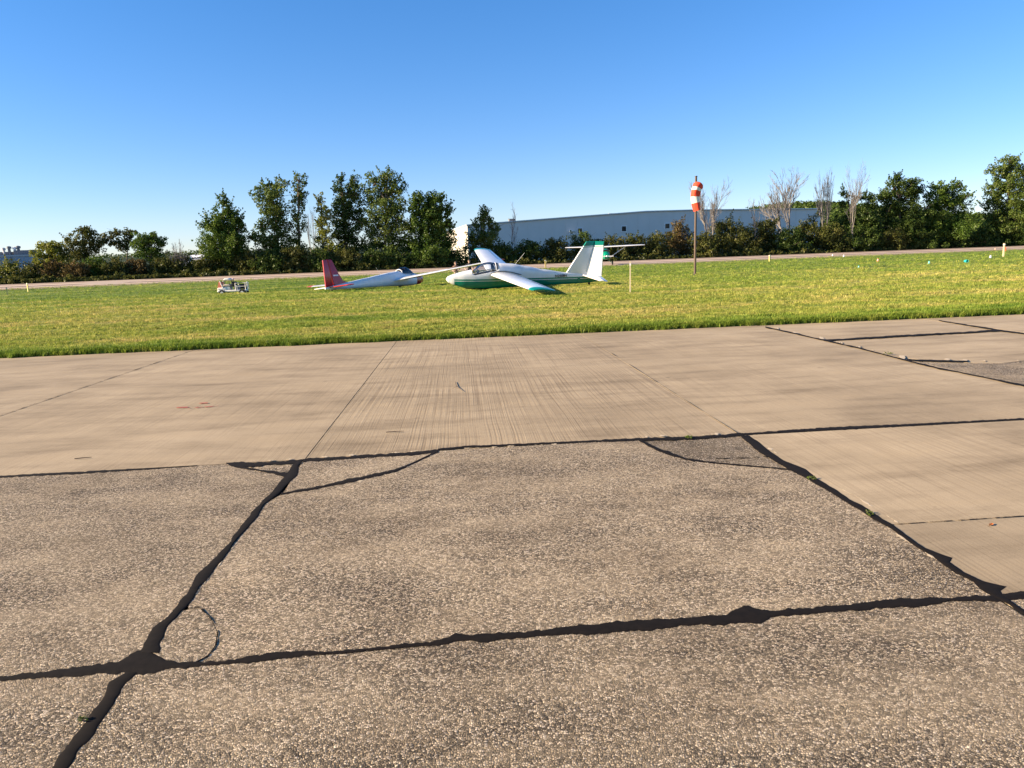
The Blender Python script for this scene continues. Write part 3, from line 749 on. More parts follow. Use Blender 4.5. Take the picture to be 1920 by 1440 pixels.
def far_factory():
    P = at(-120, 500, 330); Q = at(62, 500, 345)
    P.z = Q.z = 0
    d = Q - P; W = d.length
    root = empty('factory_building', P, math.atan2(d.y, d.x)); tag(root, 'blue-grey flat-roofed factory at the far left edge with rooftop equipment', 'building')
    h = at(10, 480, 335).z
    b = MB(); b.box((W / 2, 15, h / 2 - .2), (W, 30, h)); b.build('wall', plain('blue_grey_cladding', (0.30, 0.34, 0.38), .6), root, smooth=False)
    b = MB(); b.box((W / 2, 15, h + .2), (W + .6, 30.6, .8)); b.build('parapet', EQUIPL, root, smooth=False)
    for px, py, w, dd in ((5, 472, 6, 6), (40, 468.5, 9, 8), (51, 467.5, 2.5, 3)):
        q = at(px, py, 342); zz = q.z
        e = MB(); lx = (Vector((q.x, q.y, 0)) - P).dot(d.normalized())
        e.box((lx, 8, (h + .6 + zz) / 2), (w, dd, zz - h - .6)); e.build('roof_unit', EQUIP, root, smooth=False)
    for px, py, m, r in ((3, 464, EQUIPL, .5), (12, 461, EQUIP, .6), (22, 462, TRIM, .55), (28, 460, EQUIP, .6)):
        q = at(px, py, 342); lx = (Vector((q.x, q.y, 0)) - P).dot(d.normalized())
        e = MB(); e.tube([(lx, 5, h + .5), (lx, 5, q.z - 1.0)], r, 10); e.tube([(lx, 5, q.z - 1.2), (lx, 5, q.z - .3), (lx, 5, q.z)], [r * 1.7, r * 1.7, r * .4], 10)
        e.build('stack', m, root)
    e = MB(); lx = W * .78; e.box((lx, -.06, h / 2), (.5, .12, h)); e.build('downpipe', EQUIP, root, smooth=False)
far_factory()
def far_shed(px, pyt, wpx, Y, label, mat_roof, hh=4.0, dd=14):
    q = at(px, pyt, Y); gz = ground_z(q.x, Y)
    w = wpx * Y / F_PX
    root = empty('storage_shed', (q.x, q.y, gz)); tag(root, label, 'shed')
    h = max(2.5, q.z - gz)
    b = MB(); b.box((0, 0, h * .35 - .2), (w, dd, h * .7 + .4)); b.build('wall', plain('shed_wall', (.45, .45, .47), .6), root, smooth=False)
    r = MB(); e = h * .7
    r.add([(-w / 2 - .4, -dd / 2 - .5, e), (w / 2 + .4, -dd / 2 - .5, e), (w / 2 + .4, 0, h), (-w / 2 - .4, 0, h), (-w / 2 - .4, dd / 2 + .5, e), (w / 2 + .4, dd / 2 + .5, e)], [(0, 1, 2, 3), (3, 2, 5, 4), (0, 3, 4), (1, 5, 2), (0, 4, 5, 1)])
    r.build('roof', mat_roof, root, smooth=False)
far_shed(373, 477.5, 26, 640, 'low white-roofed shed on the distant rise beside the spire-shaped maple', plain('white_roof', (.8, .8, .82), .4))
far_shed(352, 480.5, 8, 600, 'small white-roofed shed on the distant rise left of the longer one', plain('white_roof', (.8, .8, .82), .4), dd=8)

# ------------------------------------------------------------------ trees
BARK = plain('grey_brown_bark', (0.11, 0.085, 0.065), .9, 0, .2, 1.5)
DEADW = plain('weathered_dead_wood', (0.185, 0.168, 0.15), .85, 0, .15, 1.0)
LEAF = {
    'cotton': leafy('cottonwood_leaves', ((.036, .066, .012), (.080, .125, .022), (.18, .205, .045)), .36),
    'dark': leafy('dark_leaves', ((.020, .042, .009), (.046, .080, .014), (.11, .145, .028)), .32),
    'maple': leafy('maple_leaves', ((.030, .068, .011), (.066, .118, .017), (.14, .19, .03)), .36),
    'yellow': leafy('yellow_green_leaves', ((.08, .11, .018), (.16, .185, .026), (.26, .25, .045)), .4),
    'rust': leafy('rusty_leaves', ((.045, .045, .015), (.10, .075, .025), (.18, .12, .045)), .30),
    'olive': leafy('olive_leaves', ((.026, .040, .011), (.066, .080, .017), (.16, .145, .035)), .32),
}
def leaf_cloud(centers, radii, n_per, size, up=0.25, rg=rng, flat=0.8):
    """leaf quads spread through many clumps: centers (k,3), radii (k,3)"""
    k = len(centers); N = int(np.sum(n_per))
    idx = np.repeat(np.arange(k), n_per)
    d = rg.normal(size=(N, 3)); d /= np.linalg.norm(d, axis=1)[:, None]
    rad = rg.uniform(0.35, 1.0, N) ** 0.6
    pos = centers[idx] + d * radii[idx] * rad[:, None]
    nrm = d * 0.8 + rg.normal(size=(N, 3)) * 0.55 + np.array([0, 0, up]); nrm /= np.linalg.norm(nrm, axis=1)[:, None]
    t = np.cross(nrm, rg.normal(size=(N, 3))); t /= np.linalg.norm(t, axis=1)[:, None]; b = np.cross(nrm, t)
    s = size * rg.uniform(0.55, 1.35, N)[:, None]; w = s * flat
    V = np.empty((N, 4, 3)); V[:, 0] = pos - t * s * .5; V[:, 1] = pos + b * w * .5 + nrm * s * .08; V[:, 2] = pos + t * s * .55; V[:, 3] = pos - b * w * .5 + nrm * s * .08
    clump_t = rg.uniform(0, 1, k)[idx]
    tint = np.repeat(np.clip(clump_t * .5 + rg.uniform(0, 1, N) * .5, 0, 1), 4)
    return V.reshape(-1, 3), np.arange(N * 4).reshape(-1, 4), tint
def limb_path(a, b, sag, seg=5, wob=0.05):
    a = Vector(a); b = Vector(b); L = (b - a).length; out = []
    for i in range(seg + 1):
        t = i / seg; p = a.lerp(b, t); p.z += math.sin(t * math.pi) * sag
        if 0 < i < seg: p += Vector((random.uniform(-1, 1), random.uniform(-1, 1), 0)) * wob * L
        out.append(p)
    return out
TAPER = lambda r0, r1, n: [r0 + (r1 - r0) * i / n for i in range(n + 1)]
def leafy_tree(name, label, cat, lobes, base_px, Y, leaf, dens_=1.0, size=0.42, group=None, trunk_r=None, depth=0.9, spiky=0.0, sparse=0.0, clump=0.30, trunk=True, grow_=1.26):
    size *= .74; dens_ *= .9
    """lobes: (px, py, rx, ry) of leaf masses in photo pixels; Y is the distance the base stands at"""
    k = Y / F_PX
    bx = at(base_px[0], base_px[1], Y).x
    root = empty(name, (bx, Y, ground_z(bx, Y))); tag(root, label, cat, group)
    C, Rr = [], []
    lob = []
    for (px, py, rx, ry) in lobes:
        c = at(px, py, Y); RX, RZ = rx * k * grow_, ry * k * grow_
        yy = random.uniform(-.35, .35) * RX
        lob.append((Vector((c.x - bx, yy, c.z - root.location.z)), RX, RX * depth, RZ))
        vol = RX * RX * depth * RZ
        cr = max(0.5, clump * (RX * RZ) ** .5)
        nc = int(max(6, 2.0 * vol ** .80 / cr ** 2.0 * (1 - sparse) + 7))
        for _ in range(nc):
            d = np.array([random.gauss(0, 1) for _ in range(3)]); d /= np.linalg.norm(d)
            rad = random.uniform(.30, .95)
            p = np.array([c.x - bx, yy, c.z - root.location.z]) + d * rad * np.array([RX, RX * depth, RZ])
            e = cr * random.uniform(.6, 1.15)
            if p[2] < .4: p[2] = .4
            C.append(p); Rr.append((e, e, e * random.uniform(.7, 1.0)))
            if spiky and random.random() < spiky:
                o = np.array([d[0], d[1], abs(d[2]) * .5 + .75]); o /= np.linalg.norm(o)
                for q in range(1, 4):
                    C.append(p + o * e * q * .75); f = (1 - q * .24) * .55; Rr.append((e * f, e * f, e * f * 1.3))
    C = np.array(C); Rr = np.array(Rr)
    n_per = np.maximum(8, (Rr.mean(1) ** 2 / size ** 2 * 11 * dens_)).astype(int)
    V, Q, T = leaf_cloud(C, Rr, n_per, size)
    V[:, 2] = np.maximum(V[:, 2], 0.02)
    crown = np_mesh('crown', V, Q, LEAF[leaf], root, T)
    crown.visible_shadow = True
    if trunk:
        tr = MB(); H = max(l[0].z + l[3] * .5 for l in lob)
        r = trunk_r or max(.08, H * .018)
        top = max(lob, key=lambda l: l[0].z)[0]
        path = limb_path((0, 0, -.2), (top.x * .9, top.y, top.z), 0, 7, .012)
        tr.tube(path, TAPER(r, r * .25, 7), 8)
        for (c, rx, ry, rz) in lob:
            zs = min(max(c.z - rz * 1.2, H * .15), H * .7)
            t = zs / max(.1, top.z); st = Vector((top.x * .9 * t, top.y * t, zs))
            tr.tube(limb_path(st, c + Vector((0, 0, rz * .3)), 0, 4, .04), TAPER(r * .5, r * .12, 4), 6)
            for _ in range(3):
                d = Vector((random.gauss(0, 1) * rx, random.gauss(0, 1) * ry, abs(random.gauss(.3, .6)) * rz)) * .55
                tr.tube(limb_path(c - Vector((0, 0, rz * .3)), c + d, 0, 3, .05), TAPER(r * .28, r * .06, 3), 5)
        tr.build('trunk', BARK, root)
    return root
def bare_tree(name, label, px, base_y, top_y, w_px, Y, trunks=2, seed=1, group=None, fan=0.45, low=0.25, fine=1.0):
    random.seed(seed)
    k = Y / F_PX; b = at(px, (base_y + top_y) / 2, Y); gz = ground_z(b.x, Y)
    H = at(px, top_y, Y).z - gz; W = w_px * k
    root = empty(name, (b.x, Y, gz)); tag(root, label, 'dead tree', group)
    tk = MB(); br = MB()
    def grow(p, d, L, r, lev):
        n = 4; pts = [p.copy()]; q = p.copy(); dd = d.copy()
        for i in range(n):
            dd = (dd + Vector((random.gauss(0, .10), random.gauss(0, .10), random.uniform(.0, .13)))).normalized()
            q = q + dd * (L / n); pts.append(q.copy())
        (tk if lev == 0 else br).tube(pts, TAPER(r, max(.022, r * (.45 if lev < 3 else .6)), n), 7 if lev == 0 else (5 if lev < 2 else 3))
        if lev >= 4: return
        kids = [8, 5, 4, 3][lev]
        kids = int(kids * fine + .5)
        for i in range(kids):
            t = random.uniform(low if lev == 0 else .25, 1.0); j = min(n - 1, int(t * n)); s = pts[j].lerp(pts[j + 1], t * n - j)
            a = random.uniform(0, 6.283); tilt = random.uniform(.28, .62) * (fan / .45)
            ax = dd.orthogonal().normalized(); ax.rotate(Matrix.Rotation(a, 3, dd))
            nd = (dd * math.cos(tilt) + ax * math.sin(tilt)).normalized(); nd.z = max(nd.z, .25); nd.normalize()
            grow(s, nd, L * random.uniform(.42, .66), max(.024, r * .5), lev + 1)
    for i in range(trunks):
        a = (i / max(1, trunks - 1) - .5) * 2 if trunks > 1 else 0
        d = Vector((a * fan * .5 + random.gauss(0, .05), random.gauss(0, .12), 1)).normalized()
        grow(Vector((a * .25, 0, -.2)), d, H * .62, .012 * H + .05, 0)
    mbs = []
    allv = tk.v + br.v
    xs = [v[0] for v in allv]; zs = [v[2] for v in allv]
    zm = max(zs); sx = W / (max(xs) - min(xs)); sz = H / zm; cx = (max(xs) + min(xs)) / 2
    for m_ in (tk, br): m_.v = [((v[0] - cx * min(1, v[2] * 3 / zm)) * sx, v[1] * sx, v[2] * sz) for v in m_.v]
    tk.build('trunk', DEADW, root); br.build('branches', DEADW, root)
    return root
def runway_far(px):            # forward distance of the hedge foot seen in a pixel column
    d = ray(px, 495); s = d.x / d.y
    # 98+46/cos + .2x = Y ; x = sY
    return (98 + 47.5 / math.cos(RW)) / (1 - .2 * s)
def hy(px, extra): return runway_far(px) + extra

random.seed(21)
leafy_tree('maple_tree', 'spire-shaped green maple standing alone left of the tall cottonwoods', 'tree',
    [(420, 380, 9, 14), (418, 402, 19, 20), (436, 412, 16, 16), (404, 424, 20, 18), (420, 435, 30, 24), (446, 432, 14, 20), (420, 462, 38, 24), (422, 485, 40, 18), (392, 470, 12, 16), (452, 462, 12, 20)], (420, 500), hy(420, 6), 'maple', 1.1, .40, spiky=.45)
leafy_tree('cottonwood_tree', 'broad-topped cottonwood second from left among the tall trees', 'tree',
    [(495, 350, 13, 11), (520, 347, 18, 11), (508, 368, 28, 18), (500, 392, 19, 16), (522, 395, 22, 18), (512, 420, 24, 22), (530, 435, 16, 20), (488, 425, 13, 14), (476, 445, 10, 16), (510, 455, 32, 22), (520, 478, 34, 18)], (515, 497), hy(515, 8), 'cotton', .9, .44, spiky=.1, sparse=.15)
leafy_tree('cottonwood_tree', 'narrow cottonwood column rising right of the broad-topped one', 'tree',
    [(562, 338, 12, 12), (563, 357, 14, 13), (559, 378, 15, 14), (557, 402, 13, 14), (561, 425, 12, 14), (556, 448, 15, 16), (562, 470, 18, 16)], (559, 495), hy(560, 7), 'cotton', .9, .44, spiky=.1, sparse=.2)
leafy_tree('cottonwood_tree', 'short yellowish cottonwood at the left foot of the tallest pair', 'tree',
    [(600, 372, 9, 10), (603, 390, 11, 11), (612, 405, 14, 12), (600, 418, 13, 12), (616, 432, 15, 15), (604, 450, 16, 16), (618, 470, 20, 16)], (608, 495), hy(608, 5), 'yellow', .85, .42, spiky=.1, sparse=.2)
leafy_tree('cottonwood_tree', 'dark twin-topped cottonwood left of the tallest tree', 'tree',
    [(638, 338, 9, 13), (666, 338, 9, 14), (644, 360, 17, 15), (668, 362, 16, 18), (650, 385, 26, 20), (640, 408, 22, 18), (664, 412, 22, 18), (650, 436, 26, 20), (656, 462, 28, 20)], (652, 495), hy(652, 9), 'dark', .95, .44, spiky=.15, sparse=.1)
leafy_tree('cottonwood_tree', 'tallest cottonwood with rounded open crown behind the red-tailed glider', 'tree',
    [(728, 331, 20, 13), (700, 343, 18, 16), (748, 350, 15, 18), (722, 358, 24, 18), (702, 374, 20, 20), (742, 382, 20, 20), (720, 396, 26, 20), (700, 418, 22, 20), (744, 420, 22, 20), (722, 438, 28, 20), (700, 455, 22, 20), (742, 460, 24, 20), (720, 480, 34, 16)], (722, 497), hy(720, 6), 'cotton', .85, .46, spiky=.1, sparse=.12)
leafy_tree('maple_tree', 'wide bushy maple with feathery tips at the warehouse corner', 'tree',
    [(795, 376, 18, 14), (818, 374, 14, 12), (780, 395, 20, 18), (806, 400, 28, 20), (832, 398, 16, 18), (784, 425, 26, 20), (814, 428, 30, 22), (838, 420, 12, 14), (796, 455, 34, 22), (830, 450, 20, 20), (806, 480, 38, 18)], (806, 497), hy(806, 4), 'maple', 1.1, .42, spiky=.45)
leafy_tree('young_cottonwood', 'small conical cottonwood in front of the warehouse left end', 'tree',
    [(909, 395, 8, 10), (906, 409, 14, 11), (900, 424, 17, 13), (922, 426, 13, 13), (892, 444, 18, 14), (916, 446, 20, 15), (884, 460, 16, 14), (912, 468, 26, 15)], (905, 490), hy(905, 5), 'cotton', 1.0, .38, spiky=.1)
leafy_tree('willow_tree', 'yellow-green rounded tree beside the far left factory', 'tree',
    [(88, 468, 20, 14), (108, 466, 12, 11), (78, 486, 18, 16), (102, 488, 22, 18)], (92, 520), hy(92, 10), 'yellow', 1.3, .40)
leafy_tree('locust_tree', 'tallest round-topped tree of the left-hand clump', 'tree',
    [(152, 432, 14, 11), (168, 440, 12, 12), (155, 452, 20, 14), (175, 460, 16, 15), (125, 446, 7, 7), (150, 475, 26, 16)], (158, 515), hy(158, 10), 'olive', 1.0, .40, spiky=.1)
leafy_tree('locust_tree', 'flat-clumped tree with sky under its crown in the left-hand clump', 'tree',
    [(196, 448, 11, 9), (214, 438, 12, 8), (204, 455, 12, 7), (240, 437, 13, 10), (246, 450, 10, 9), (226, 455, 12, 7), (234, 463, 14, 6)], (234, 512), hy(232, 12), 'olive', 1.2, .38)
leafy_tree('elm_tree', 'dense rounded tree at the right end of the left-hand clump', 'tree',
    [(270, 448, 16, 12), (288, 444, 12, 9), (262, 462, 16, 14), (286, 462, 18, 14), (305, 452, 9, 9), (276, 480, 28, 15)], (278, 512), hy(278, 8), 'maple', 1.1, .40)
leafy_tree('maple_tree', 'rounded dark maple left of the two big trees at right', 'tree',
    [(1584, 362, 9, 9), (1600, 372, 10, 8), (1578, 385, 8, 8), (1622, 368, 13, 9), (1636, 378, 14, 12), (1610, 398, 24, 16), (1590, 425, 22, 20), (1630, 425, 26, 20)], (1612, 462), hy(1612, 5), 'dark', .95, .40, spiky=.2, sparse=.15)
leafy_tree('maple_tree', 'big dark maple with pointed leader right of the dead trees', 'tree',
    [(1683, 335, 7, 9), (1672, 352, 16, 13), (1700, 348, 18, 13), (1718, 358, 14, 15), (1655, 368, 14, 14), (1690, 372, 28, 20), (1665, 398, 24, 20), (1706, 402, 28, 22), (1690, 430, 36, 20)], (1690, 462), hy(1690, 4), 'dark', 1.0, .42, spiky=.25)
leafy_tree('maple_tree', 'broad dark maple second from the right edge', 'tree',
    [(1765, 352, 13, 10), (1790, 352, 16, 12), (1752, 370, 18, 16), (1800, 372, 16, 18), (1776, 382, 26, 20), (1750, 405, 24, 20), (1798, 408, 26, 22), (1770, 432, 34, 20), (1738, 432, 18, 18)], (1772, 462), hy(1772, 2), 'maple', 1.0, .42, spiky=.25)
leafy_tree('cottonwood_tree', 'tall yellow-topped cottonwood at the right edge of the picture', 'tree',
    [(1892, 306, 18, 13), (1872, 322, 16, 13), (1908, 326, 24, 16), (1884, 348, 22, 18), (1862, 360, 15, 16), (1912, 362, 28, 20), (1872, 386, 22, 20), (1906, 396, 32, 24), (1866, 412, 16, 18), (1892, 428, 36, 20), (1940, 380, 30, 40)], (1892, 458), hy(1892, 0), 'cotton', 1.0, .44, spiky=.15)
# bare trees
bare_tree('dead_tree', 'grey dead tree standing directly behind the windsock', 1331, 480, 331, 66, hy(1331, 4), 2, 3, fan=.34, low=.3)
bare_tree('dead_tree', 'widest fan-shaped dead tree in the hedgerow', 1477, 465, 311, 76, hy(1477, 6), 2, 8, fan=.36, low=.42)
bare_tree('dead_tree', 'slim upright dead tree between the fan-shaped one and the tallest one', 1545, 462, 309, 40, hy(1545, 5), 2, 12, fan=.22, low=.3)
bare_tree('dead_tree', 'tallest dead tree reaching into the sky left of the dark maples', 1606, 460, 299, 56, hy(1606, 1), 1, 17, fan=.45, low=.25)
bare_tree('dead_sapling', 'short dead sapling left of the widest dead tree', 1412, 470, 370, 30, hy(1412, 4), 1, 23, fan=.4, fine=.6)
bare_tree('dead_sapling', 'thin leafless sapling in front of the warehouse left end', 964, 490, 376, 20, hy(964, 4), 1, 31, fan=.4, fine=.5)
bare_tree('bare_shrub', 'twiggy half-bare shrub left of the spire-shaped maple', 331, 512, 446, 40, hy(331, 6), 4, 37, fan=.6, fine=.8)
bare_tree('dead_tree', 'faint bare tree between the narrow column and the short cottonwood', 585, 495, 385, 26, hy(585, 14), 2, 41, fan=.4, fine=.8)

random.seed(77)
# hedgerow shrubs, one by one
SHR = [  # px, top y, half width px, leaf, extra distance, what singles it out
    (14, 489, 18, 'yellow', 4, 'bright yellow-green shrub below the far left factory'),
    (62, 496, 22, 'olive', 3, 'olive shrub right of the bright shrub at the far left'),
    (104, 490, 24, 'rust', 3, 'rusty brown shrub below the yellow-green rounded tree'),
    (140, 492, 22, 'rust', 1, 'reddish shrub under the tallest tree of the left-hand clump'),
    (178, 482, 26, 'maple', 3, 'fresh green shrub under the flat-clumped tree, left half'),
    (215, 487, 24, 'olive', 2, 'dull olive shrub under the flat-clumped tree, right half'),
    (256, 484, 24, 'rust', 3, 'tan-tinted shrub under the dense rounded tree'),
    (298, 482, 22, 'olive', 3, 'dark shrub behind the first white runway marker posts'),
    (340, 478, 24, 'olive', 4, 'brownish shrub below the twiggy half-bare shrub'),
    (384, 482, 22, 'olive', 2, 'low shrub at the left foot of the spire-shaped maple'),
    (462, 470, 26, 'olive', 1, 'dense shrub right of the spire-shaped maple'),
    (505, 468, 26, 'dark', 0, 'dark shrub at the foot of the broad-topped cottonwood'),
    (552, 462, 28, 'olive', 0, 'shrub at the foot of the narrow cottonwood column'),
    (600, 468, 26, 'dark', 0, 'black-green shrub behind the red glider tail fin'),
    (648, 466, 28, 'olive', 0, 'shrub at the foot of the dark twin-topped cottonwood'),
    (700, 470, 26, 'dark', -1, 'dark shrub behind the red-tailed glider fuselage'),
    (752, 472, 26, 'dark', -1, 'dark shrub behind the red-tailed glider canopy'),
    (800, 474, 26, 'dark', -1, 'dark shrub at the foot of the wide bushy maple'),
    (852, 470, 26, 'dark', 0, 'dark shrub behind the two people'),
    (946, 454, 26, 'dark', 1, 'shrub at the foot of the thin leafless sapling'),
    (990, 448, 26, 'dark', 1, 'shrub behind the green glider cabin top'),
    (1040, 446, 26, 'olive', 1, 'shrub left of the green glider fin'),
    (1098, 436, 28, 'dark', 2, 'tall shrub directly below the left warehouse window'),
    (1150, 441, 26, 'olive', 1, 'shrub below the middle warehouse window, left side'),
    (1192, 440, 26, 'olive', 1, 'shrub below the middle warehouse window, right side'),
    (1232, 434, 24, 'olive', 1, 'shrub directly below the right warehouse window'),
    (1275, 414, 24, 'rust', 3, 'tall tawny shrub left of the windsock pole'),
    (1318, 434, 24, 'olive', 0, 'low shrub right behind the windsock pole'),
    (1362, 408, 30, 'olive', 4, 'broad shrub just right of the dead tree behind the windsock'),
    (1400, 428, 24, 'olive', 0, 'low shrub at the foot of the short dead sapling'),
    (1436, 406, 30, 'olive', 4, 'rounded shrub left of the widest dead tree'),
    (1482, 426, 28, 'dark', 0, 'shrub at the foot of the widest dead tree'),
    (1522, 404, 26, 'olive', 4, 'shrub between the widest and the slim dead tree'),
    (1560, 418, 26, 'olive', 0, 'shrub at the foot of the slim upright dead tree'),
    (1620, 424, 28, 'dark', -1, 'shrub at the foot of the tallest dead tree'),
    (1674, 430, 28, 'olive', -2, 'shrub under the big dark maple with pointed leader'),
    (1730, 432, 28, 'dark', -2, 'shrub between the two big dark maples'),
    (1790, 430, 28, 'dark', -2, 'shrub under the broad dark maple'),
    (1845, 425, 28, 'dark', -2, 'dark shrub filling the gap left of the right-edge cottonwood'),
    (1905, 432, 28, 'dark', -3, 'shrub under the right-edge cottonwood'),
]
for (px, ty, hw, lf, ex, lab) in SHR:
    Y = hy(px, ex + 2.5); by = gp(px, 520).y
    yb = 486 - .036 * (px - 866) + 11
    h = yb - ty
    lobes = [(px, ty + h * .22, hw * .62, h * .22), (px - hw * .45, ty + h * .42, hw * .6, h * .26), (px + hw * .5, ty + h * .45, hw * .6, h * .28),
             (px - hw * .2, ty + h * .68, hw * .95, h * .26), (px + hw * .2, ty + h * .8, hw * .95, h * .22)]
    leafy_tree('hedgerow_shrub', lab, 'shrub', lobes, (px, yb), Y, lf, .75, .40, 'shrubs of the hedgerow beyond the runway', clump=.34, depth=.8, spiky=.12)
# weeds and brambles along the hedge foot: one mass nobody could count
def undergrowth():
    C, Rr = [], []
    for px in np.arange(-120, 2060, 3.0):
        for q in range(2):
            pp = px + random.uniform(-2, 2); Y = hy(pp, random.uniform(-.6, 2.2)); x = at(pp, 490, Y).x
            h = random.uniform(.35, 1.0) * (1.7 if noise.noise(Vector((pp * .03, 1, 0))) > .1 else 1)
            C.append((x, Y, h * .5)); Rr.append((.5, .5, h * .55))
    for px in np.arange(-160, 2090, 5.0):                      # shade-filled interior of the hedge
        for q in range(3):
            Y = hy(px, random.uniform(4, 12)); x = at(px, 480, Y).x; h = random.uniform(1.8, 4.6)
            C.append((x, Y, h * .6)); Rr.append((1.2, 1.2, h * .55))
    C = np.array(C); Rr = np.array(Rr)
    V, Q, T = leaf_cloud(C, Rr, np.full(len(C), 34), .36)
    V[:, 2] = np.maximum(V[:, 2], .01)
    o = np_mesh('undergrowth', V, Q, LEAF['olive'], None, T)
    tag(o, 'tangled weeds and brambles along the foot of the hedgerow', 'undergrowth', kind='stuff')
undergrowth()
def far_wood():
    C, Rr = [], []
    for px, py in [(a, b) for a in np.arange(1370, 1680, 2.2) for b in (0, 5, 10)]:
        Y = 1000 + random.uniform(-120, 40); x = at(px, 400, Y).x; gz = ground_z(x, Y)
        C.append((x, Y, gz + random.uniform(3, 11))); Rr.append((7, 7, 6))
    for _ in range(1500):
        px = random.uniform(1340, 1990); Y = random.uniform(430, 1020); x = at(px, 400, Y).x; gz = ground_z(x, Y)
        if gz > 1: C.append((x, Y, gz + random.uniform(2, 7))); Rr.append((7, 7, 5))
    for px in np.arange(-80, 900, 5):
        Y = 1480 + random.uniform(-120, 60); x = at(px, 480, Y).x
        C.append((x, Y, ground_z(x, Y) + random.uniform(0, 6))); Rr.append((11, 11, 6))
    C = np.array(C); Rr = np.array(Rr)
    V, Q, T = leaf_cloud(C, Rr, np.full(len(C), 60), 3.0)
    o = np_mesh('hillside_wood', V, Q, LEAF['dark'], None, T)
    tag(o, 'distant dark woods on the hills behind the hedgerow', 'woods', kind='stuff')
far_wood()

# ------------------------------------------------------------------ gliders
def paint_fuselage(name, base, lower, z0, slope, x_nose, stripe=True, rough=.22, nosecap=None, x_cap=9):
    m, n, l, b = new_mat(name)
    tc = n.new('ShaderNodeTexCoord'); sp = n.new('ShaderNodeSeparateXYZ'); l.new(tc.outputs['Object'], sp.inputs[0])
    X, Z = sp.outputs[0], sp.outputs[2]
    h = math_(n, l, 'SUBTRACT', Z, math_(n, l, 'ADD', math_(n, l, 'MULTIPLY', X, slope), z0))
    c = base
    if lower is not None:
        below = math_(n, l, 'LESS_THAN', h, 0.0); aft = math_(n, l, 'LESS_THAN', X, x_nose)
        f = math_(n, l, 'MULTIPLY', below, aft)
        if stripe:
            line = math_(n, l, 'MULTIPLY', math_(n, l, 'LESS_THAN', h, -0.075), math_(n, l, 'GREATER_THAN', h, -0.105))
            f = math_(n, l, 'MULTIPLY', f, math_(n, l, 'SUBTRACT', 1.0, line))
        c = mixc(n, l, f, base, lower)
    if nosecap is not None:
        c = mixc(n, l, math_(n, l, 'GREATER_THAN', X, x_cap), c, nosecap)
    dirt = ramp(n, [(.3, (.86, .85, .82)), (.6, (1, 1, 1))]); l.new(tex_noise(n, l, tc.outputs['Object'], 3.0, 6, .65), dirt.inputs[0])
    c = mixc(n, l, .7, c, dirt.outputs[0], 'MULTIPLY')
    l.new(c, b.inputs['Base Color']); b.inputs['Roughness'].default_value = rough
    b.inputs['Coat Weight'].default_value = .3
    return m
def lerp_tab(tab, x):
    tab = sorted(tab)
    if x <= tab[0][0]: return tab[0][1:]
    for a, b in zip(tab[:-1], tab[1:]):
        if a[0] <= x <= b[0]:
            t = (x - a[0]) / (b[0] - a[0]); t = t * t * (3 - 2 * t) * .35 + t * .65
            return tuple(p + (q - p) * t for p, q in zip(a[1:], b[1:]))
    return tab[-1][1:]
def airfoil(c, t, n=12):
    """closed section, x from 0 (LE) to -c (TE)"""
    up, lo = [], []
    for i in range(n + 1):
        x = .5 * (1 - math.cos(math.pi * i / n))
        y = 5 * t * (.2969 * x ** .5 - .126 * x - .3516 * x * x + .2843 * x ** 3 - .1015 * x ** 4)
        cam_ = .03 * 4 * x * (1 - x)
        up.append((-x * c, (y + cam_) * c)); lo.append((-x * c, (-y * .75 + cam_) * c))
    lo[-1] = (lo[-1][0], lo[-1][1] - .004)
    return up + lo[::-1][:-1]
def wing_panel(mb, stations, mi=0, cap=True):
    """stations: (y, x_le, z, chord, thickness, twist)"""
    rings = []
    for (y, xl, z, c, t, tw) in stations:
        rings.append([(xl + px * math.cos(tw) + pz * math.sin(tw), y, z + pz * math.cos(tw) + px * math.sin(tw)) for px, pz in airfoil(c, t)])
    mb.loft(rings, mi, cap)
def surf(mb, poly, axis, th, mi=0):
    """a thin slab-like surface from a polygon; axis 'y' (fin, poly in x,z) or 'z' (stabiliser, poly in x,y)"""
    n = len(poly)
    cx = sum(p[0] for p in poly) / n; cy = sum(p[1] for p in poly) / n
    def put(p, o, k):
        x = cx + (p[0] - cx) * k; q = cy + (p[1] - cy) * k
        return (x, o, q) if axis == 'y' else (x, q, o)
    rings = [[put(p, -th / 2, .93) for p in poly], [put(p, -th / 5, 1) for p in poly], [put(p, th / 5, 1) for p in poly], [put(p, th / 2, .93) for p in poly]]
    mb.loft(rings, mi)
BLACK = plain('black_rubber', (.012, .012, .012), .7)
DKMET = plain('dark_metal', (.05, .05, .05), .45, .5)
ALU = plain('aluminium', (.5, .5, .5), .35, .8)
SEATM = plain('seat_fabric', (.10, .10, .11), .9)
GLASS = mat_glass('canopy_glass', (.90, .94, .97), .35)
TINTG = mat_glass('tinted_canopy_glass', (.06, .06, .065), .1, .12)
INK = plain('black_lettering', (.012, .012, .014), .5)
WHT = plain('white_lettering', (.8, .8, .8), .5)

def text_mesh(body, size, mat, parent, M, name='lettering', extr=.002):
    cu = bpy.data.curves.new(name, 'FONT'); cu.body = body; cu.size = size; cu.extrude = extr; cu.align_x = 'CENTER'; cu.align_y = 'CENTER'
    cu.offset = size * .018
    tmp = bpy.data.objects.new('tmp_text', cu); COL.objects.link(tmp)
    bpy.context.view_layer.update()
    me = bpy.data.meshes.new_from_object(tmp.evaluated_get(bpy.context.evaluated_depsgraph_get()))
    bpy.data.objects.remove(tmp)
    me.materials.clear(); me.materials.append(mat); me.name = name
    o = link(bpy.data.objects.new(name, me), parent); o.matrix_local = M
    return o

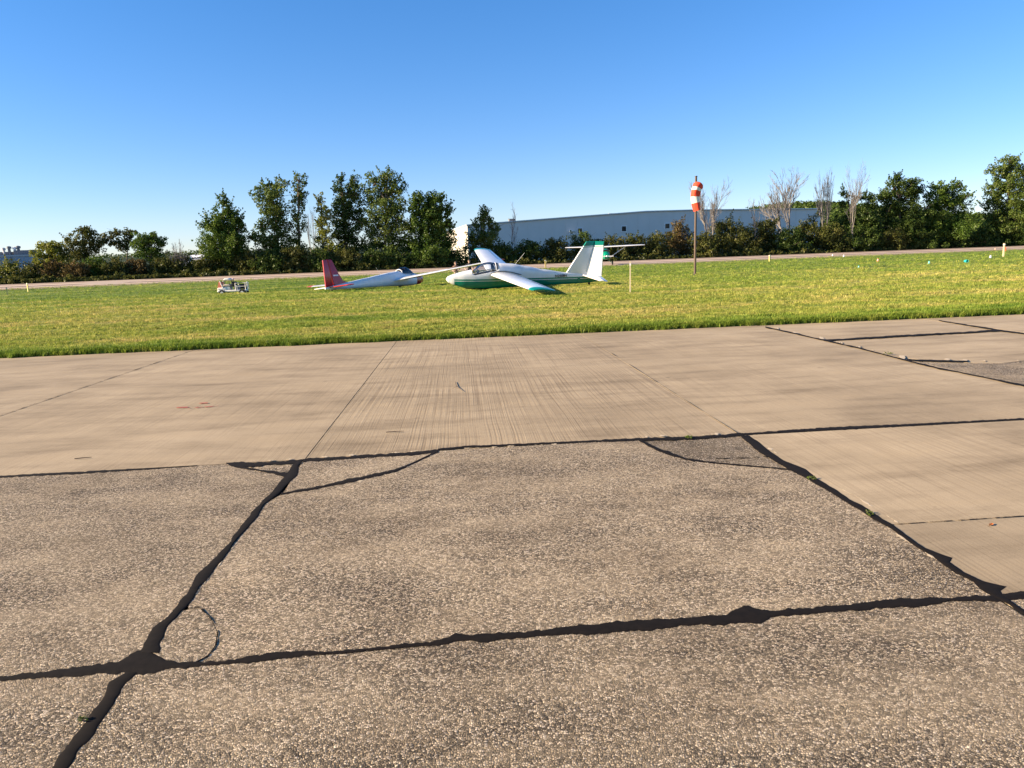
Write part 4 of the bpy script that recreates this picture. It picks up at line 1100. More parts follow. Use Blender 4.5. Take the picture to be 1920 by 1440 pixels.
def glider(name, label, cat, loc, heading, bank, pitch, P):
    root = bpy.data.objects.new(name, None); link(root); root.empty_display_size = .3
    tag(root, label, cat)
    Rm = Matrix.Rotation(heading, 4, 'Z') @ Matrix.Rotation(pitch, 4, 'Y') @ Matrix.Rotation(bank, 4, 'X')
    root.matrix_world = Matrix.Translation(loc) @ Rm
    # fuselage, with the cockpit opening left for the canopy
    tab = P['fus']                                            # x, zbot, ztop, halfwidth
    xs = np.concatenate([np.linspace(tab[0][0], tab[0][0] - .25, 6), np.arange(tab[0][0] - .35, tab[-1][0], -.12), [tab[-1][0]]])
    cx0, cx1 = P['canopy']['x']                               # front, rear
    sill = P['canopy']['sill']
    rings = []; NS = 28; seat_cut = []
    for x in xs:
        zb, zt, hw = lerp_tab(tab, x)
        zc, hh = (zb + zt) / 2, (zt - zb) / 2
        r = []
        for i in range(NS):
            a = 2 * math.pi * i / NS
            ca, sa = math.cos(a), math.sin(a)
            e = .66
            yy = hw * math.copysign(abs(ca) ** e, ca); zz = zc + hh * math.copysign(abs(sa) ** e, sa)
            if cx1 <= x <= cx0:
                t = (cx0 - x) / (cx0 - cx1); zs = sill[0] + (sill[1] - sill[0]) * t
                if zz > zs: zz = zs - .16 * (1 - min(1, abs(yy) / hw) ** 4)
            r.append((x, yy, zz))
        rings.append(r)
    fb = MB(); fb.loft(rings); fus = fb.build('fuselage', P['fus_mat'], root, angle=50)
    # canopy glass, framed
    cp = P['canopy']; NX = 14; g = []; fr_l, fr_r = [], []
    for i in range(NX + 1):
        t = i / NX; x = cx0 + (cx1 - cx0) * t; zb, zt, hw = lerp_tab(tab, x); zs = sill[0] + (sill[1] - sill[0]) * t
        zc, hh = (zb + zt) / 2, (zt - zb) / 2
        yw = hw * max(.25, 1 - max(0, (zs - zc) / hh) ** 2.6) ** .5 * .97
        ht = np.interp(t, *cp['top']) - zs
        row = []
        for k in range(13):
            a = math.pi * k / 12
            row.append((x, yw * math.cos(a), zs + ht * math.sin(a) ** .8))
        g.append(row); fr_l.append((x, yw, zs)); fr_r.append((x, -yw, zs))
    cb = MB(); cb.loft(g, cap=False, close=False); can = cb.build('canopy', cp['glass'], root, angle=80)
    fb = MB()
    fb.tube(fr_l, .022, 6); fb.tube(fr_r, .022, 6); fb.tube(g[0], .02, 6); fb.tube(g[-1], .03, 6)
    fb.build('canopy_frame', cp.get('frame', DKMET), can)
    if cp.get('bow') is not None:
        bb = MB(); bb.tube(g[cp['bow']], .022, 6); bb.build('canopy_bow', cp['bow_mat'], can)
    # seat and instrument panel seen through the glass
    xm = (cx0 + cx1) / 2; zs = (sill[0] + sill[1]) / 2
    sb = MB(); sb.box((cx1 + .22, 0, zs + .02), (.12, .36, .55), bev=.03); sb.box((cx1 + .5, 0, zs - .17), (.5, .36, .1), bev=.02); sb.box((cx1 + .25, 0, zs + .3), (.1, .2, .14), bev=.03)
    sb.build('seat', SEATM, root)
    pb = MB(); pb.box((cx0 - .22, 0, zs - .02), (.08, .42, .22), bev=.02); pb.build('instrument_panel', BLACK, root)
    # wings
    W = P['wing']; hs, dih, inc = W['half'], W['dihedral'], W['inc']
    for sgn, nm in ((1, 'wing'), (-1, 'wing')):
        def st(f):
            c = W['c_root'] + (W['c_tip'] - W['c_root']) * f
            xl = W['x_le'] + (W['x_le_tip'] - W['x_le']) * f
            y = sgn * (W['y0'] + (hs - W['y0']) * f); z = W['z'] + abs(y) * math.tan(dih)
            return (y, xl, z, c, W['t_root'] + (W['t_tip'] - W['t_root']) * f, inc * (1 - f * .4))
        tipf = W['tipf']
        wb = MB(); wing_panel(wb, [st(f) for f in (-.02, .15, .35, .55, .75, tipf)])
        wg = wb.build(nm, P['wing_mat'], root, angle=45)
        tb = MB(); a = st(tipf + .0005); b_ = st(1.0); c_ = list(st(1.012)); c_[3] *= .86; c_[1] -= .06; c_[4] *= .5
        wing_panel(tb, [a, b_, tuple(c_)]); tb.build('wing_tip', P['tip_mat'], wg, angle=45)
        if W.get('band'):
            a = list(st(tipf - .018)); b2 = list(st(tipf + .002))
            for q in (a, b2): q[4] *= 1.05; q[3] *= 1.01; q[1] += .004
            ob = MB(); wing_panel(ob, [tuple(a), tuple(b2)]); ob.build('tip_band', W['band'], wg, angle=45)
        # aileron hinge line and spoiler: thin proud strips
        a1, a2 = st(.52), st(tipf - .03)
        ab = MB()
        for q in (.0,):
            p1 = (a1[1] - a1[3] * .78, a1[0], a1[2] + a1[3] * (.052 + math.sin(a1[5]) * -.78)); p2 = (a2[1] - a2[3] * .78, a2[0], a2[2] + a2[3] * (.05 + math.sin(a2[5]) * -.78))
            ab.tube([p1, p2], .012, 4)
        ab.build('aileron_gap', DKMET, wg)
        yt = st(.965); zt_ = yt[2] - .03
        sk_ = MB(); sk_.tube([(yt[1] - .25, yt[0], zt_), (yt[1] - .32, yt[0], zt_ - W['skid'] * .7), (yt[1] - .55, yt[0], zt_ - W['skid'] * .9), (yt[1] - .95, yt[0], zt_ - W['skid'])], .014, 5)
        if sgn == W['skid_side']: sk_.build('tip_skid', BLACK, wg)
    # wing-root fillet line
    # tail
    T = P['tail']
    fbm = MB(); surf(fbm, T['fin'], 'y', .11); fin = fbm.build('fin', T['fin_mat'], root, angle=30)
    rb = MB(); hx = T['hinge']; surf(rb, [(p[0] - hx[0], p[1] - hx[1]) for p in T['rudder']], 'y', .09)
    rud = rb.build('rudder', T['rud_mat'], root, angle=30)
    dx, dz = T['hinge_top'][0] - hx[0], T['hinge_top'][1] - hx[1]
    ax = Vector((dx, 0, dz)).normalized()
    rud.matrix_local = Matrix.Translation((hx[0], 0, hx[1])) @ Matrix.Rotation(T['rud_defl'], 4, ax)
    for sgn in (1, -1):
        hb = MB(); surf(hb, [(x, sgn * y) for x, y in T['stab']], 'z', .06); s_ = hb.build('stabiliser', T['stab_mat'][0 if sgn > 0 else 1], root, angle=30)
        s_.location.z = T['stab_z']; s_.rotation_euler = (sgn * T['stab_droop'], 0, 0)
        eb = MB(); e0 = max(x for x, y in T['elev']); surf(eb, [(x - e0, sgn * y) for x, y in T['elev']], 'z', .05)
        e_ = eb.build('elevator', T['elev_mat'][0 if sgn > 0 else 1], root, angle=30); e_.location = (e0, 0, T['stab_z']); e_.rotation_euler = (sgn * T['stab_droop'], T['elev_defl'], 0)
    # running gear
    gx, gr = P['wheel']
    wb = MB()
    def ring(rad, w, seg=20, n=8):
        return [[(gx + (rad + w * .5 * math.cos(b)) * math.cos(a), w * .5 * math.sin(b), gr + (rad + w * .5 * math.cos(b)) * math.sin(a)) for b in [2 * math.pi * j / n for j in range(n)]] for a in [2 * math.pi * i / seg for i in range(seg)]]
    rr = ring(gr - .06, .12); wb.loft(rr + [rr[0]], cap=False); wh = wb.build('wheel', BLACK, root)
    hb = MB(); hb.tube([(gx, -.05, gr), (gx, .05, gr)], gr - .07, 14); hb.build('wheel_hub', ALU, wh)
    if P.get('skid'):
        kb = MB(); kb.tube(P['skid'], .035, 6); sk2 = kb.build('nose_skid', DKMET, root)
        for x in P['skid_legs']:
            lb = MB(); zb, zt, hw = lerp_tab(tab, x); lb.tube([(x, 0, .06), (x, 0, zb + .06)], .03, 6); lb.build('skid_strut', DKMET, sk2)
    tb = MB(); tb.tube([(P['tailwheel'][0], -.03, P['tailwheel'][1]), (P['tailwheel'][0], .03, P['tailwheel'][1])], P['tailwheel'][1] - .005, 12); tb.build('tail_wheel', BLACK, root)
    ant = P['antenna']; ab = MB(); ab.tube(ant, [.008] + [.006] * (len(ant) - 1), 5); ab.build('antenna', TRIM, root)
    return root

WHITE = paint_fuselage('white_glider_paint', (.74, .74, .72), None, 0, 0, 0)
GRN = (.0, .17, .115)
GREEN = plain('green_glider_paint', GRN, .25, 0, .05, 3, .3)
TEAL = plain('teal_trim_paint', (.02, .36, .33), .3)
def fin_paint(name, base, top, z_top, line=True):
    m, n, l, b = new_mat(name)
    tc = n.new('ShaderNodeTexCoord'); sp = n.new('ShaderNodeSeparateXYZ'); l.new(tc.outputs['Object'], sp.inputs[0])
    f = math_(n, l, 'GREATER_THAN', sp.outputs[2], z_top)
    g = math_(n, l, 'MULTIPLY', math_(n, l, 'GREATER_THAN', sp.outputs[2], z_top - .07), math_(n, l, 'LESS_THAN', sp.outputs[2], z_top - .035))
    f = math_(n, l, 'ADD', f, g, True)
    c = mixc(n, l, f, base, top)
    l.new(c, b.inputs['Base Color']); b.inputs['Roughness'].default_value = .3; b.inputs['Coat Weight'].default_value = .2
    return m
# --- the green and white glider
HD = math.pi + R_(11)                                  # nose to the left and a little towards the viewer
green_fus = [(3.05, .58, .64, .03), (2.95, .44, .75, .13), (2.7, .32, .84, .22), (2.15, .14, .97, .33), (1.6, .07, 1.06, .38), (.9, .05, 1.25, .40), (.3, .06, 1.33, .39), (-.4, .07, 1.27, .34), (-1.05, .08, 1.14, .29), (-2.0, .09, .93, .22), (-3.2, .10, .72, .14), (-4.2, .11, .61, .085), (-5.0, .16, .46, .05), (-5.15, .22, .34, .03)]
G1 = dict(
    fus=green_fus,
    fus_mat=paint_fuselage('white_over_green_paint', (.74, .74, .72), GRN, .56, .024, 2.66),
    canopy=dict(x=(1.62, .42), sill=(.84, 1.03), top=([0, .18, .42, .7, 1], [.99, 1.22, 1.37, 1.40, 1.33]), glass=GLASS, frame=BLACK, bow=13, bow_mat=WHITE),
    wing=dict(half=7.85, dihedral=R_(3.2), inc=R_(4.5), c_root=1.62, c_tip=1.02, x_le=.82, x_le_tip=.42, y0=.30, z=.76, t_root=.17, t_tip=.13, tipf=.955, band=TEAL, skid=.24, skid_side=1),
    wing_mat=WHITE, tip_mat=GREEN,
    tail=dict(fin=[(-3.25, .66), (-3.6, .66), (-4.28, .50), (-4.80, 2.28), (-4.34, 2.28), (-4.26, 2.17)], fin_mat=fin_paint('fin_paint', (.74, .74, .72), GRN, 2.05),
              hinge=(-4.30, .50), hinge_top=(-4.82, 2.28), rudder=[(-4.30, .50), (-4.82, 2.28), (-5.30, 2.26), (-5.20, .48)], rud_mat=fin_paint('rudder_paint', (.76, .75, .70), (.0, .16, .115), 1.56), rud_defl=R_(-30),
              stab=[(-4.15, .06), (-4.60, 1.66), (-4.78, 1.70), (-4.70, .06)], elev=[(-4.71, .08), (-4.79, 1.70), (-5.02, 1.66), (-5.12, .10)], stab_z=.55, stab_droop=R_(-3), stab_mat=(WHITE, WHITE), elev_mat=(WHITE, WHITE), elev_defl=R_(-12)),
    wheel=(.35, .20), skid=[(2.3, 0, .22), (2.0, 0, .10), (1.6, 0, .05), (.75, 0, .04)], skid_legs=(1.5, .95), tailwheel=(-4.55, .075),
    antenna=[(-.55, 0, 1.22), (-.62, 0, 1.33), (-1.05, 0, 1.80)])
gpos = at(947, 540, 36.3); gpos.z = ground_z(gpos.x, gpos.y)
glider_g = glider('glider', 'green and white glider parked with one wing resting low toward the camera', 'glider', gpos, HD, R_(-7.0), R_(.0), G1)
glider_g.location.z += .02
def side_m(x, y, z, flip=False, tilt=0.0):      # text on the port side: faces +Y
    return Matrix.Translation((x, y, z)) @ Matrix.Rotation(tilt, 4, 'Y') @ Matrix.Rotation(math.pi, 4, 'Z') @ Matrix.Rotation(math.pi / 2, 4, 'X')
zb, zt, hw = lerp_tab(green_fus, -2.95)
text_mesh('N2508H', .19, INK, glider_g, Matrix.Translation((-2.95, hw + .02, .565)) @ Matrix.Rotation(math.atan(.068), 4, 'Z') @ Matrix.Rotation(math.pi, 4, 'Z') @ Matrix.Rotation(math.pi / 2, 4, 'X'))
bt = MB(); bt.tube([(-3.95, .085, .36), (-3.95, .105, .36)], .075, 16); bt.build('tail_roundel', GREEN, glider_g)
wk = MB(); wk.tube([(.86, .395, .77), (.74, .41, .88), (.5, .415, .955), (.1, .41, .955), (-.3, .375, .88), (-.8, .33, .73)], .019, 6); wk.build('wing_root_seal', BLACK, glider_g)
# --- the red-tailed glider in the dip beyond
RED = plain('red_glider_paint', (.42, .012, .02), .3, 0, .12, 3, .2)
BRED = plain('bright_red_paint', (.5, .02, .01), .35)
def two_tone(name, a, b_, axis_thr):
    return plain(name, a, .3)
red_fus = [(2.75, .36, .44, .05), (2.65, .20, .64, .22), (2.3, .10, .80, .34), (1.7, .07, .90, .41), (.9, .06, 1.0, .43), (.1, .08, 1.08, .41), (-.6, .10, 1.02, .36), (-1.6, .12, .90, .29), (-2.9, .14, .74, .22), (-4.3, .16, .58, .15), (-5.6, .18, .42, .09), (-6.2, .22, .36, .04)]
G2 = dict(
    fus=red_fus,
    fus_mat=paint_fuselage('white_red_nose_paint', (.74, .75, .76), None, 0, 0, 0, nosecap=(.36, .012, .018), x_cap=1.80),
    canopy=dict(x=(1.75, .45), sill=(.80, .86), top=([0, .2, .5, .8, 1], [.86, 1.16, 1.34, 1.32, 1.18]), glass=TINTG, frame=WHITE),
    wing=dict(half=8.5, dihedral=R_(2.5), inc=R_(3), c_root=1.5, c_tip=.75, x_le=.95, x_le_tip=.55, y0=.34, z=.50, t_root=.15, t_tip=.12, tipf=.94, skid=.12, skid_side=1),
    wing_mat=WHITE, tip_mat=BRED,
    tail=dict(fin=[(-4.2, .50), (-4.8, .44), (-5.5, .42), (-5.75, 1.98), (-5.42, 1.98), (-5.02, 1.15), (-4.72, .68)], fin_mat=RED,
              hinge=(-5.52, .40), hinge_top=(-5.77, 1.98), rudder=[(-5.52, .36), (-5.77, 1.98), (-6.12, 1.96), (-6.22, .36)], rud_mat=RED, rud_defl=R_(6),
              stab=[(-4.85, .06), (-5.2, 1.45), (-5.42, 1.5), (-5.5, .06)], elev=[(-5.51, .08), (-5.43, 1.5), (-5.75, 1.45), (-5.95, .10)], stab_z=.36, stab_droop=R_(0), stab_mat=(WHITE, BRED), elev_mat=(WHITE, BRED), elev_defl=R_(-4)),
    wheel=(.4, .19), tailwheel=(-5.7, .09), antenna=[(-1.2, 0, .80), (-1.35, 0, 1.0), (-1.65, 0, 1.36)])
th = R_(33)
rpos = Vector((-7.55, 47.0, 0)); rpos.z = ground_z(rpos.x, rpos.y) + .02
glider_r = glider('glider', 'white glider with dark red fin and nose in the dip on the left', 'glider', rpos, math.pi / 2 - th, R_(-5.0), 0, G2)
fm_ = MB(); fm_.box((-5.26, -.058, 1.02), (.40, .006, .085), bev=.002); fm_.build('fin_marking', WHT, glider_r, smooth=False)

# ------------------------------------------------------------------ high-wing tow plane far behind the green fin
def towplane():
    Y = 103.0; c = at(1134, 470, Y); gz = .03
    root = empty('tow_plane', (c.x, Y, gz), R_(-2)); tag(root, 'distant green high-wing aeroplane with white wings behind the green-topped fin', 'aeroplane')
    wz = at(1133, 463.5, Y).z - gz
    w = MB()
    for s in (1, -1):
        mb = MB(); rings = []
        for y, c_, t in ((0, 1.6, .14), (3.5, 1.6, .13), (5.3, 1.4, .11), (5.75, 1.1, .08)):
            rings.append([(s * y, p[0] * -1 - .8 * c_ / 1.6, wz + abs(y) * .018 + p[1]) for p in airfoil(c_, t, 8)])
        mb.loft(rings); mb.build('wing', WHITE, root)
        st = MB(); st.tube([(s * .5, -.2, .95), (s * 3.0, -.1, wz + .0)], .06, 6); st.tube([(s * 1.9, -.15, .95 + (wz - .95) * .56), (s * 1.9, -.15, wz)], .025, 5); st.build('wing_strut', TRIM, root)
        lg = MB(); lg.tube([(s * .4, -.6, .75), (s * 1.0, -.6, .28)], .05, 6); g = lg.build('gear_leg', GREEN, root)
        wl_ = MB(); wl_.tube([(s * .95, -.6, .28), (s * 1.12, -.6, .28)], .28, 14); wl_.build('tyre', BLACK, g)
    PG = plain('bright_green_paint', (.0, .22, .12), .3)
    f = MB(); rings = []
    for y, zc, hw, hh in ((-2.7, 1.25, .28, .28), (-2.5, 1.25, .45, .42), (-1.6, 1.3, .52, .52), (-.9, 1.55, .56, .75), (.2, 1.6, .56, .8), (1.2, 1.5, .45, .6), (3.0, 1.2, .22, .3), (4.6, 1.0, .1, .16)):
        rings.append([(hw * math.copysign(abs(math.cos(a)) ** .7, math.cos(a)), y, zc + hh * math.copysign(abs(math.sin(a)) ** .7, math.sin(a))) for a in [2 * math.pi * i / 16 for i in range(16)]])
    f.loft(rings); fo = f.build('fuselage', PG, root)
    ws = MB(); ws.box((0, -1.15, 2.0), (.95, .5, .42), bev=.1); ws.build('windscreen', DARKG, fo)
    p = MB(); p.tube([(0, -2.95, 1.25), (0, -2.72, 1.25)], [.03, .14], 10); p.box((0, -2.8, 1.25), (1.9, .03, .13), bev=.01); p.build('propeller', TRIM, root)
    t = MB(); t.box((0, 4.4, 1.15), (3.0, .9, .07), bev=.02); t.build('tailplane', WHITE, root)
    t = MB(); t.add([(-.03, 3.7, 1.1), (.03, 3.7, 1.1), (.03, 4.9, 1.1), (-.03, 4.9, 1.1), (-.03, 4.4, 2.1), (.03, 4.4, 2.1), (.03, 4.95, 2.1), (-.03, 4.95, 2.1)], [(3, 2, 1, 0), (4, 5, 6, 7), (0, 1, 5, 4), (1, 2, 6, 5), (2, 3, 7, 6), (3, 0, 4, 7)]); t.build('fin', PG, root, smooth=False)
    t = MB(); t.tube([(0, 4.7, .9), (0, 4.85, .16)], .03, 6); t.tube([(-.05, 4.85, .12), (.05, 4.85, .12)], .12, 10); t.build('tail_wheel', BLACK, root)
towplane()

# ------------------------------------------------------------------ windsock
ORNG = plain('orange_windsock_cloth', (.75, .055, .02), .8, 0, .08, 5)
CREAM = plain('white_windsock_cloth', (.75, .72, .65), .8, 0, .05, 5)
RUST = plain('rusty_brown_pole', (.10, .068, .048), .75, .1, .2, 3)
def windsock():
    b = gp(1303, 515); b.z = ground_z(b.x, b.y)
    root = empty('windsock', b); tag(root, 'limp orange and white windsock on a tall brown pole', 'windsock')
    top = at(1306, 331, b.y).z - b.z
    p = MB(); p.tube([(0, 0, -.3), (0, 0, top * .5), (0, 0, top)], [.085, .08, .075], 12); p.build('pole', RUST, root)
    p = MB(); p.tube([(0, 0, top), (0, 0, top + .04)], [.1, .09], 12); p.build('pole_cap', DKMET, root)
    p = MB(); p.tube([(0, 0, 0), (0, 0, .05)], .14, 12); p.build('base_collar', DKMET, root)
    hz = top - .62
    hc = Vector((.08, -.2, hz)); hn = Vector((-.4, -.55, -.6)).normalized()
    a = hn.orthogonal().normalized(); b2 = hn.cross(a)
    hp = [hc + (a * math.cos(q) + b2 * math.sin(q)) * .33 for q in [2 * math.pi * i / 20 for i in range(20)]]
    h = MB(); h.tube(hp + [hp[0]], .015, 5); h.tube([Vector((0, 0, hz)), hc - a * .3], .015, 5); h.tube([Vector((0, 0, hz)), hc + a * .3], .015, 5); h.build('hoop', DKMET, root)
    # cloth: bands that hang and fold
    path = [(hc, .33, hn), (Vector((-.02, -.28, hz - .16)), .31, Vector((-.35, -.2, -.9))), (Vector((-.08, -.30, hz - .40)), .30, Vector((-.2, -.05, -1))), (Vector((-.11, -.29, hz - .62)), .29, Vector((-.05, 0, -1))), (Vector((-.11, -.28, hz - .86)), .28, Vector((.04, 0, -1))),
            (Vector((-.07, -.27, hz - 1.10)), .265, Vector((.15, 0, -1))), (Vector((-.02, -.27, hz - 1.34)), .25, Vector((.2, 0, -1))), (Vector((.05, -.27, hz - 1.60)), .22, Vector((.25, 0, -1)))]
    rings = []
    NR = 28
    fine = []
    for (c0, r0, n0), (c1, r1, n1) in zip(path[:-1], path[1:]):
        for q in range(3): t = q / 3; fine.append((c0.lerp(c1, t), r0 + (r1 - r0) * t, Vector(n0).lerp(Vector(n1), t).normalized()))
    fine.append((path[-1][0], path[-1][1], Vector(path[-1][2]).normalized()))
    for i, (c, r, nn) in enumerate(fine):
        nn = nn.normalized(); a = nn.cross(Vector((0, 1, 0))).normalized(); b3 = nn.cross(a)
        fold = min(1, i / 8)
        rg_ = []
        for k in range(NR):
            q = 2 * math.pi * k / NR; rr = r * (1 + fold * (.16 * math.cos(3 * q + i * .12) + .06 * math.cos(7 * q - i * .2)))
            rg_.append(c + a * math.cos(q) * rr + b3 * math.sin(q) * rr * (1 - .35 * fold))
        rings.append(rg_)
    n = len(rings); cuts = [0, 3, 5, 10, 15, n - 1]; mats = [ORNG, CREAM, ORNG, CREAM, ORNG]
    for (s0, s1), m in zip(zip(cuts[:-1], cuts[1:]), mats):
        c = MB(); c.loft(rings[s0:s1 + 1], cap=False); c.build('cloth_band', m, root, angle=70)
windsock()

# ------------------------------------------------------------------ utility cart
CARTW = plain('white_cart_paint', (.74, .71, .64), .4, 0, .08, 4)
SALM = plain('faded_orange_panel', (.70, .20, .10), .5, 0, .1, 5)
BUCK = plain('grey_plastic', (.19, .21, .24), .55)
def cart():
    Y = 49.5; L = at(411, 545, Y); R = at(466, 545, Y); gz = ground_z((L.x + R.x) / 2, Y)
    W = R.x - L.x
    root = empty('utility_cart', ((L.x + R.x) / 2, Y, gz), R_(6)); tag(root, 'small open white utility cart with orange front on the grass at left', 'cart')
    x0 = -W / 2
    bz = .26
    c = MB(); c.box((x0 + .95, 0, bz + .06), (1.85, .95, .14), bev=.04); c.box((x0 + .35, 0, bz + .2), (.62, .9, .26), bev=.06); c.build('body', CARTW, root)
    f = MB(); f.add([(x0 + .02, -.42, bz + .15), (x0 + .36, -.42, bz + .15), (x0 + .24, -.36, bz + .72), (x0 + .16, -.36, bz + .72), (x0 + .02, .42, bz + .15), (x0 + .36, .42, bz + .15), (x0 + .24, .36, bz + .72), (x0 + .16, .36, bz + .72)],
                    [(0, 1, 2, 3), (7, 6, 5, 4), (0, 4, 5, 1), (1, 5, 6, 2), (2, 6, 7, 3), (3, 7, 4, 0)]); f.build('front_panel', SALM, root, smooth=False)
    for y in (-.44, .44):
        s = MB(); s.tube([(x0 + .24, y * .85, bz + .78), (x0 + .52, y, bz + .04)], .028, 8); s.build('front_strut', CARTW, root)
    h = MB(); h.tube([(x0 + .12, -.1, bz + .74), (x0 + .34, -.1, bz + .70), (x0 + .52, -.1, bz + .68)], .025, 8)
    rg_ = [(x0 + .50 + .05 * math.sin(q), -.1 + .18 * math.cos(q), bz + .70 + .17 * math.sin(q)) for q in [2 * math.pi * i / 16 for i in range(17)]]
    h.tube(rg_, .016, 6); h.build('steering_wheel', BLACK, root)
    st = MB(); st.box((x0 + .66, 0, bz + .46), (.48, .86, .14), bev=.04); st.build('seat', plain('beige_vinyl', (.55, .45, .34), .6), root)
    sb = MB(); sb.box((x0 + .42, 0, bz + .3), (.1, .8, .2), bev=.02); sb.box((x0 + .70, 0, bz + .26), (.36, .8, .24), bev=.02); sb.build('seat_box', CARTW, root)
    bk = MB(); bk.box((x0 + .72, 0, bz + .86), (.40, .84, .16), bev=.05); bk.build('backrest', CARTW, root)
    for y in (-.3, .3): bp = MB(); bp.tube([(x0 + .85, y, bz + .4), (x0 + .86, y, bz + .84)], .025, 6); bp.build('backrest_post', BLACK, root)
    eg = MB(); eg.box((x0 + 1.12, 0, bz + .52), (.26, .5, .36), bev=.03); eg.tube([(x0 + 1.08, -.1, bz + .7), (x0 + 1.08, -.1, bz + .84)], .03, 8); eg.build('engine', BLACK, root)
    cp = MB(); cp.tube([(x0 + 1.08, -.1, bz + .84), (x0 + 1.08, -.1, bz + .93)], [.075, .06], 10); cp.build('air_filter', plain('pinkish_cap', (.6, .42, .40), .5), root)
    bu = MB(); bu.tube([(x0 + 1.42, -.26, bz + .13), (x0 + 1.42, -.26, bz + .44)], [.13, .16], 16); bu.tube([(x0 + 1.2, .18, bz + .13), (x0 + 1.2, .18, bz + .38)], [.15, .18], 16); bu.build('bucket', BUCK, root)
    cf = MB(); a, b_ = x0 + 1.28, x0 + 1.96
    for y in (-.44, .44):
        cf.tube([(a, y, bz + .1), (a, y, bz + .58), (b_, y, bz + .60), (b_, y, bz + .1)], .028, 6); cf.tube([(a, y, bz + .36), (b_, y, bz + .36)], .022, 6)
    for x in (a, b_): cf.tube([(x, -.44, bz + .58), (x, .44, bz + .58)], .026, 6)
    cf.build('cargo_frame', CARTW, root)
    ld = MB(); ld.box((x0 + 1.68, .12, bz + .34), (.46, .5, .34), bev=.02); ld.build('cargo_box', BLACK, root)
    up = MB(); up.box((x0 + 2.06, -.3, bz + .36), (.06, .1, .66), bev=.01); up.build('rear_post', CARTW, root)
    for x in (x0 + .36, x0 + 1.72):
        for y in (-.46, .46):
            w = MB(); w.tube([(x, y - .09, .21), (x, y + .09, .21)], .21, 18); t = w.build('wheel', BLACK, root)
            r = MB(); r.tube([(x, y - .1, .21), (x, y + .1, .21)], .1, 14); r.build('rim', CARTW, t)
cart()

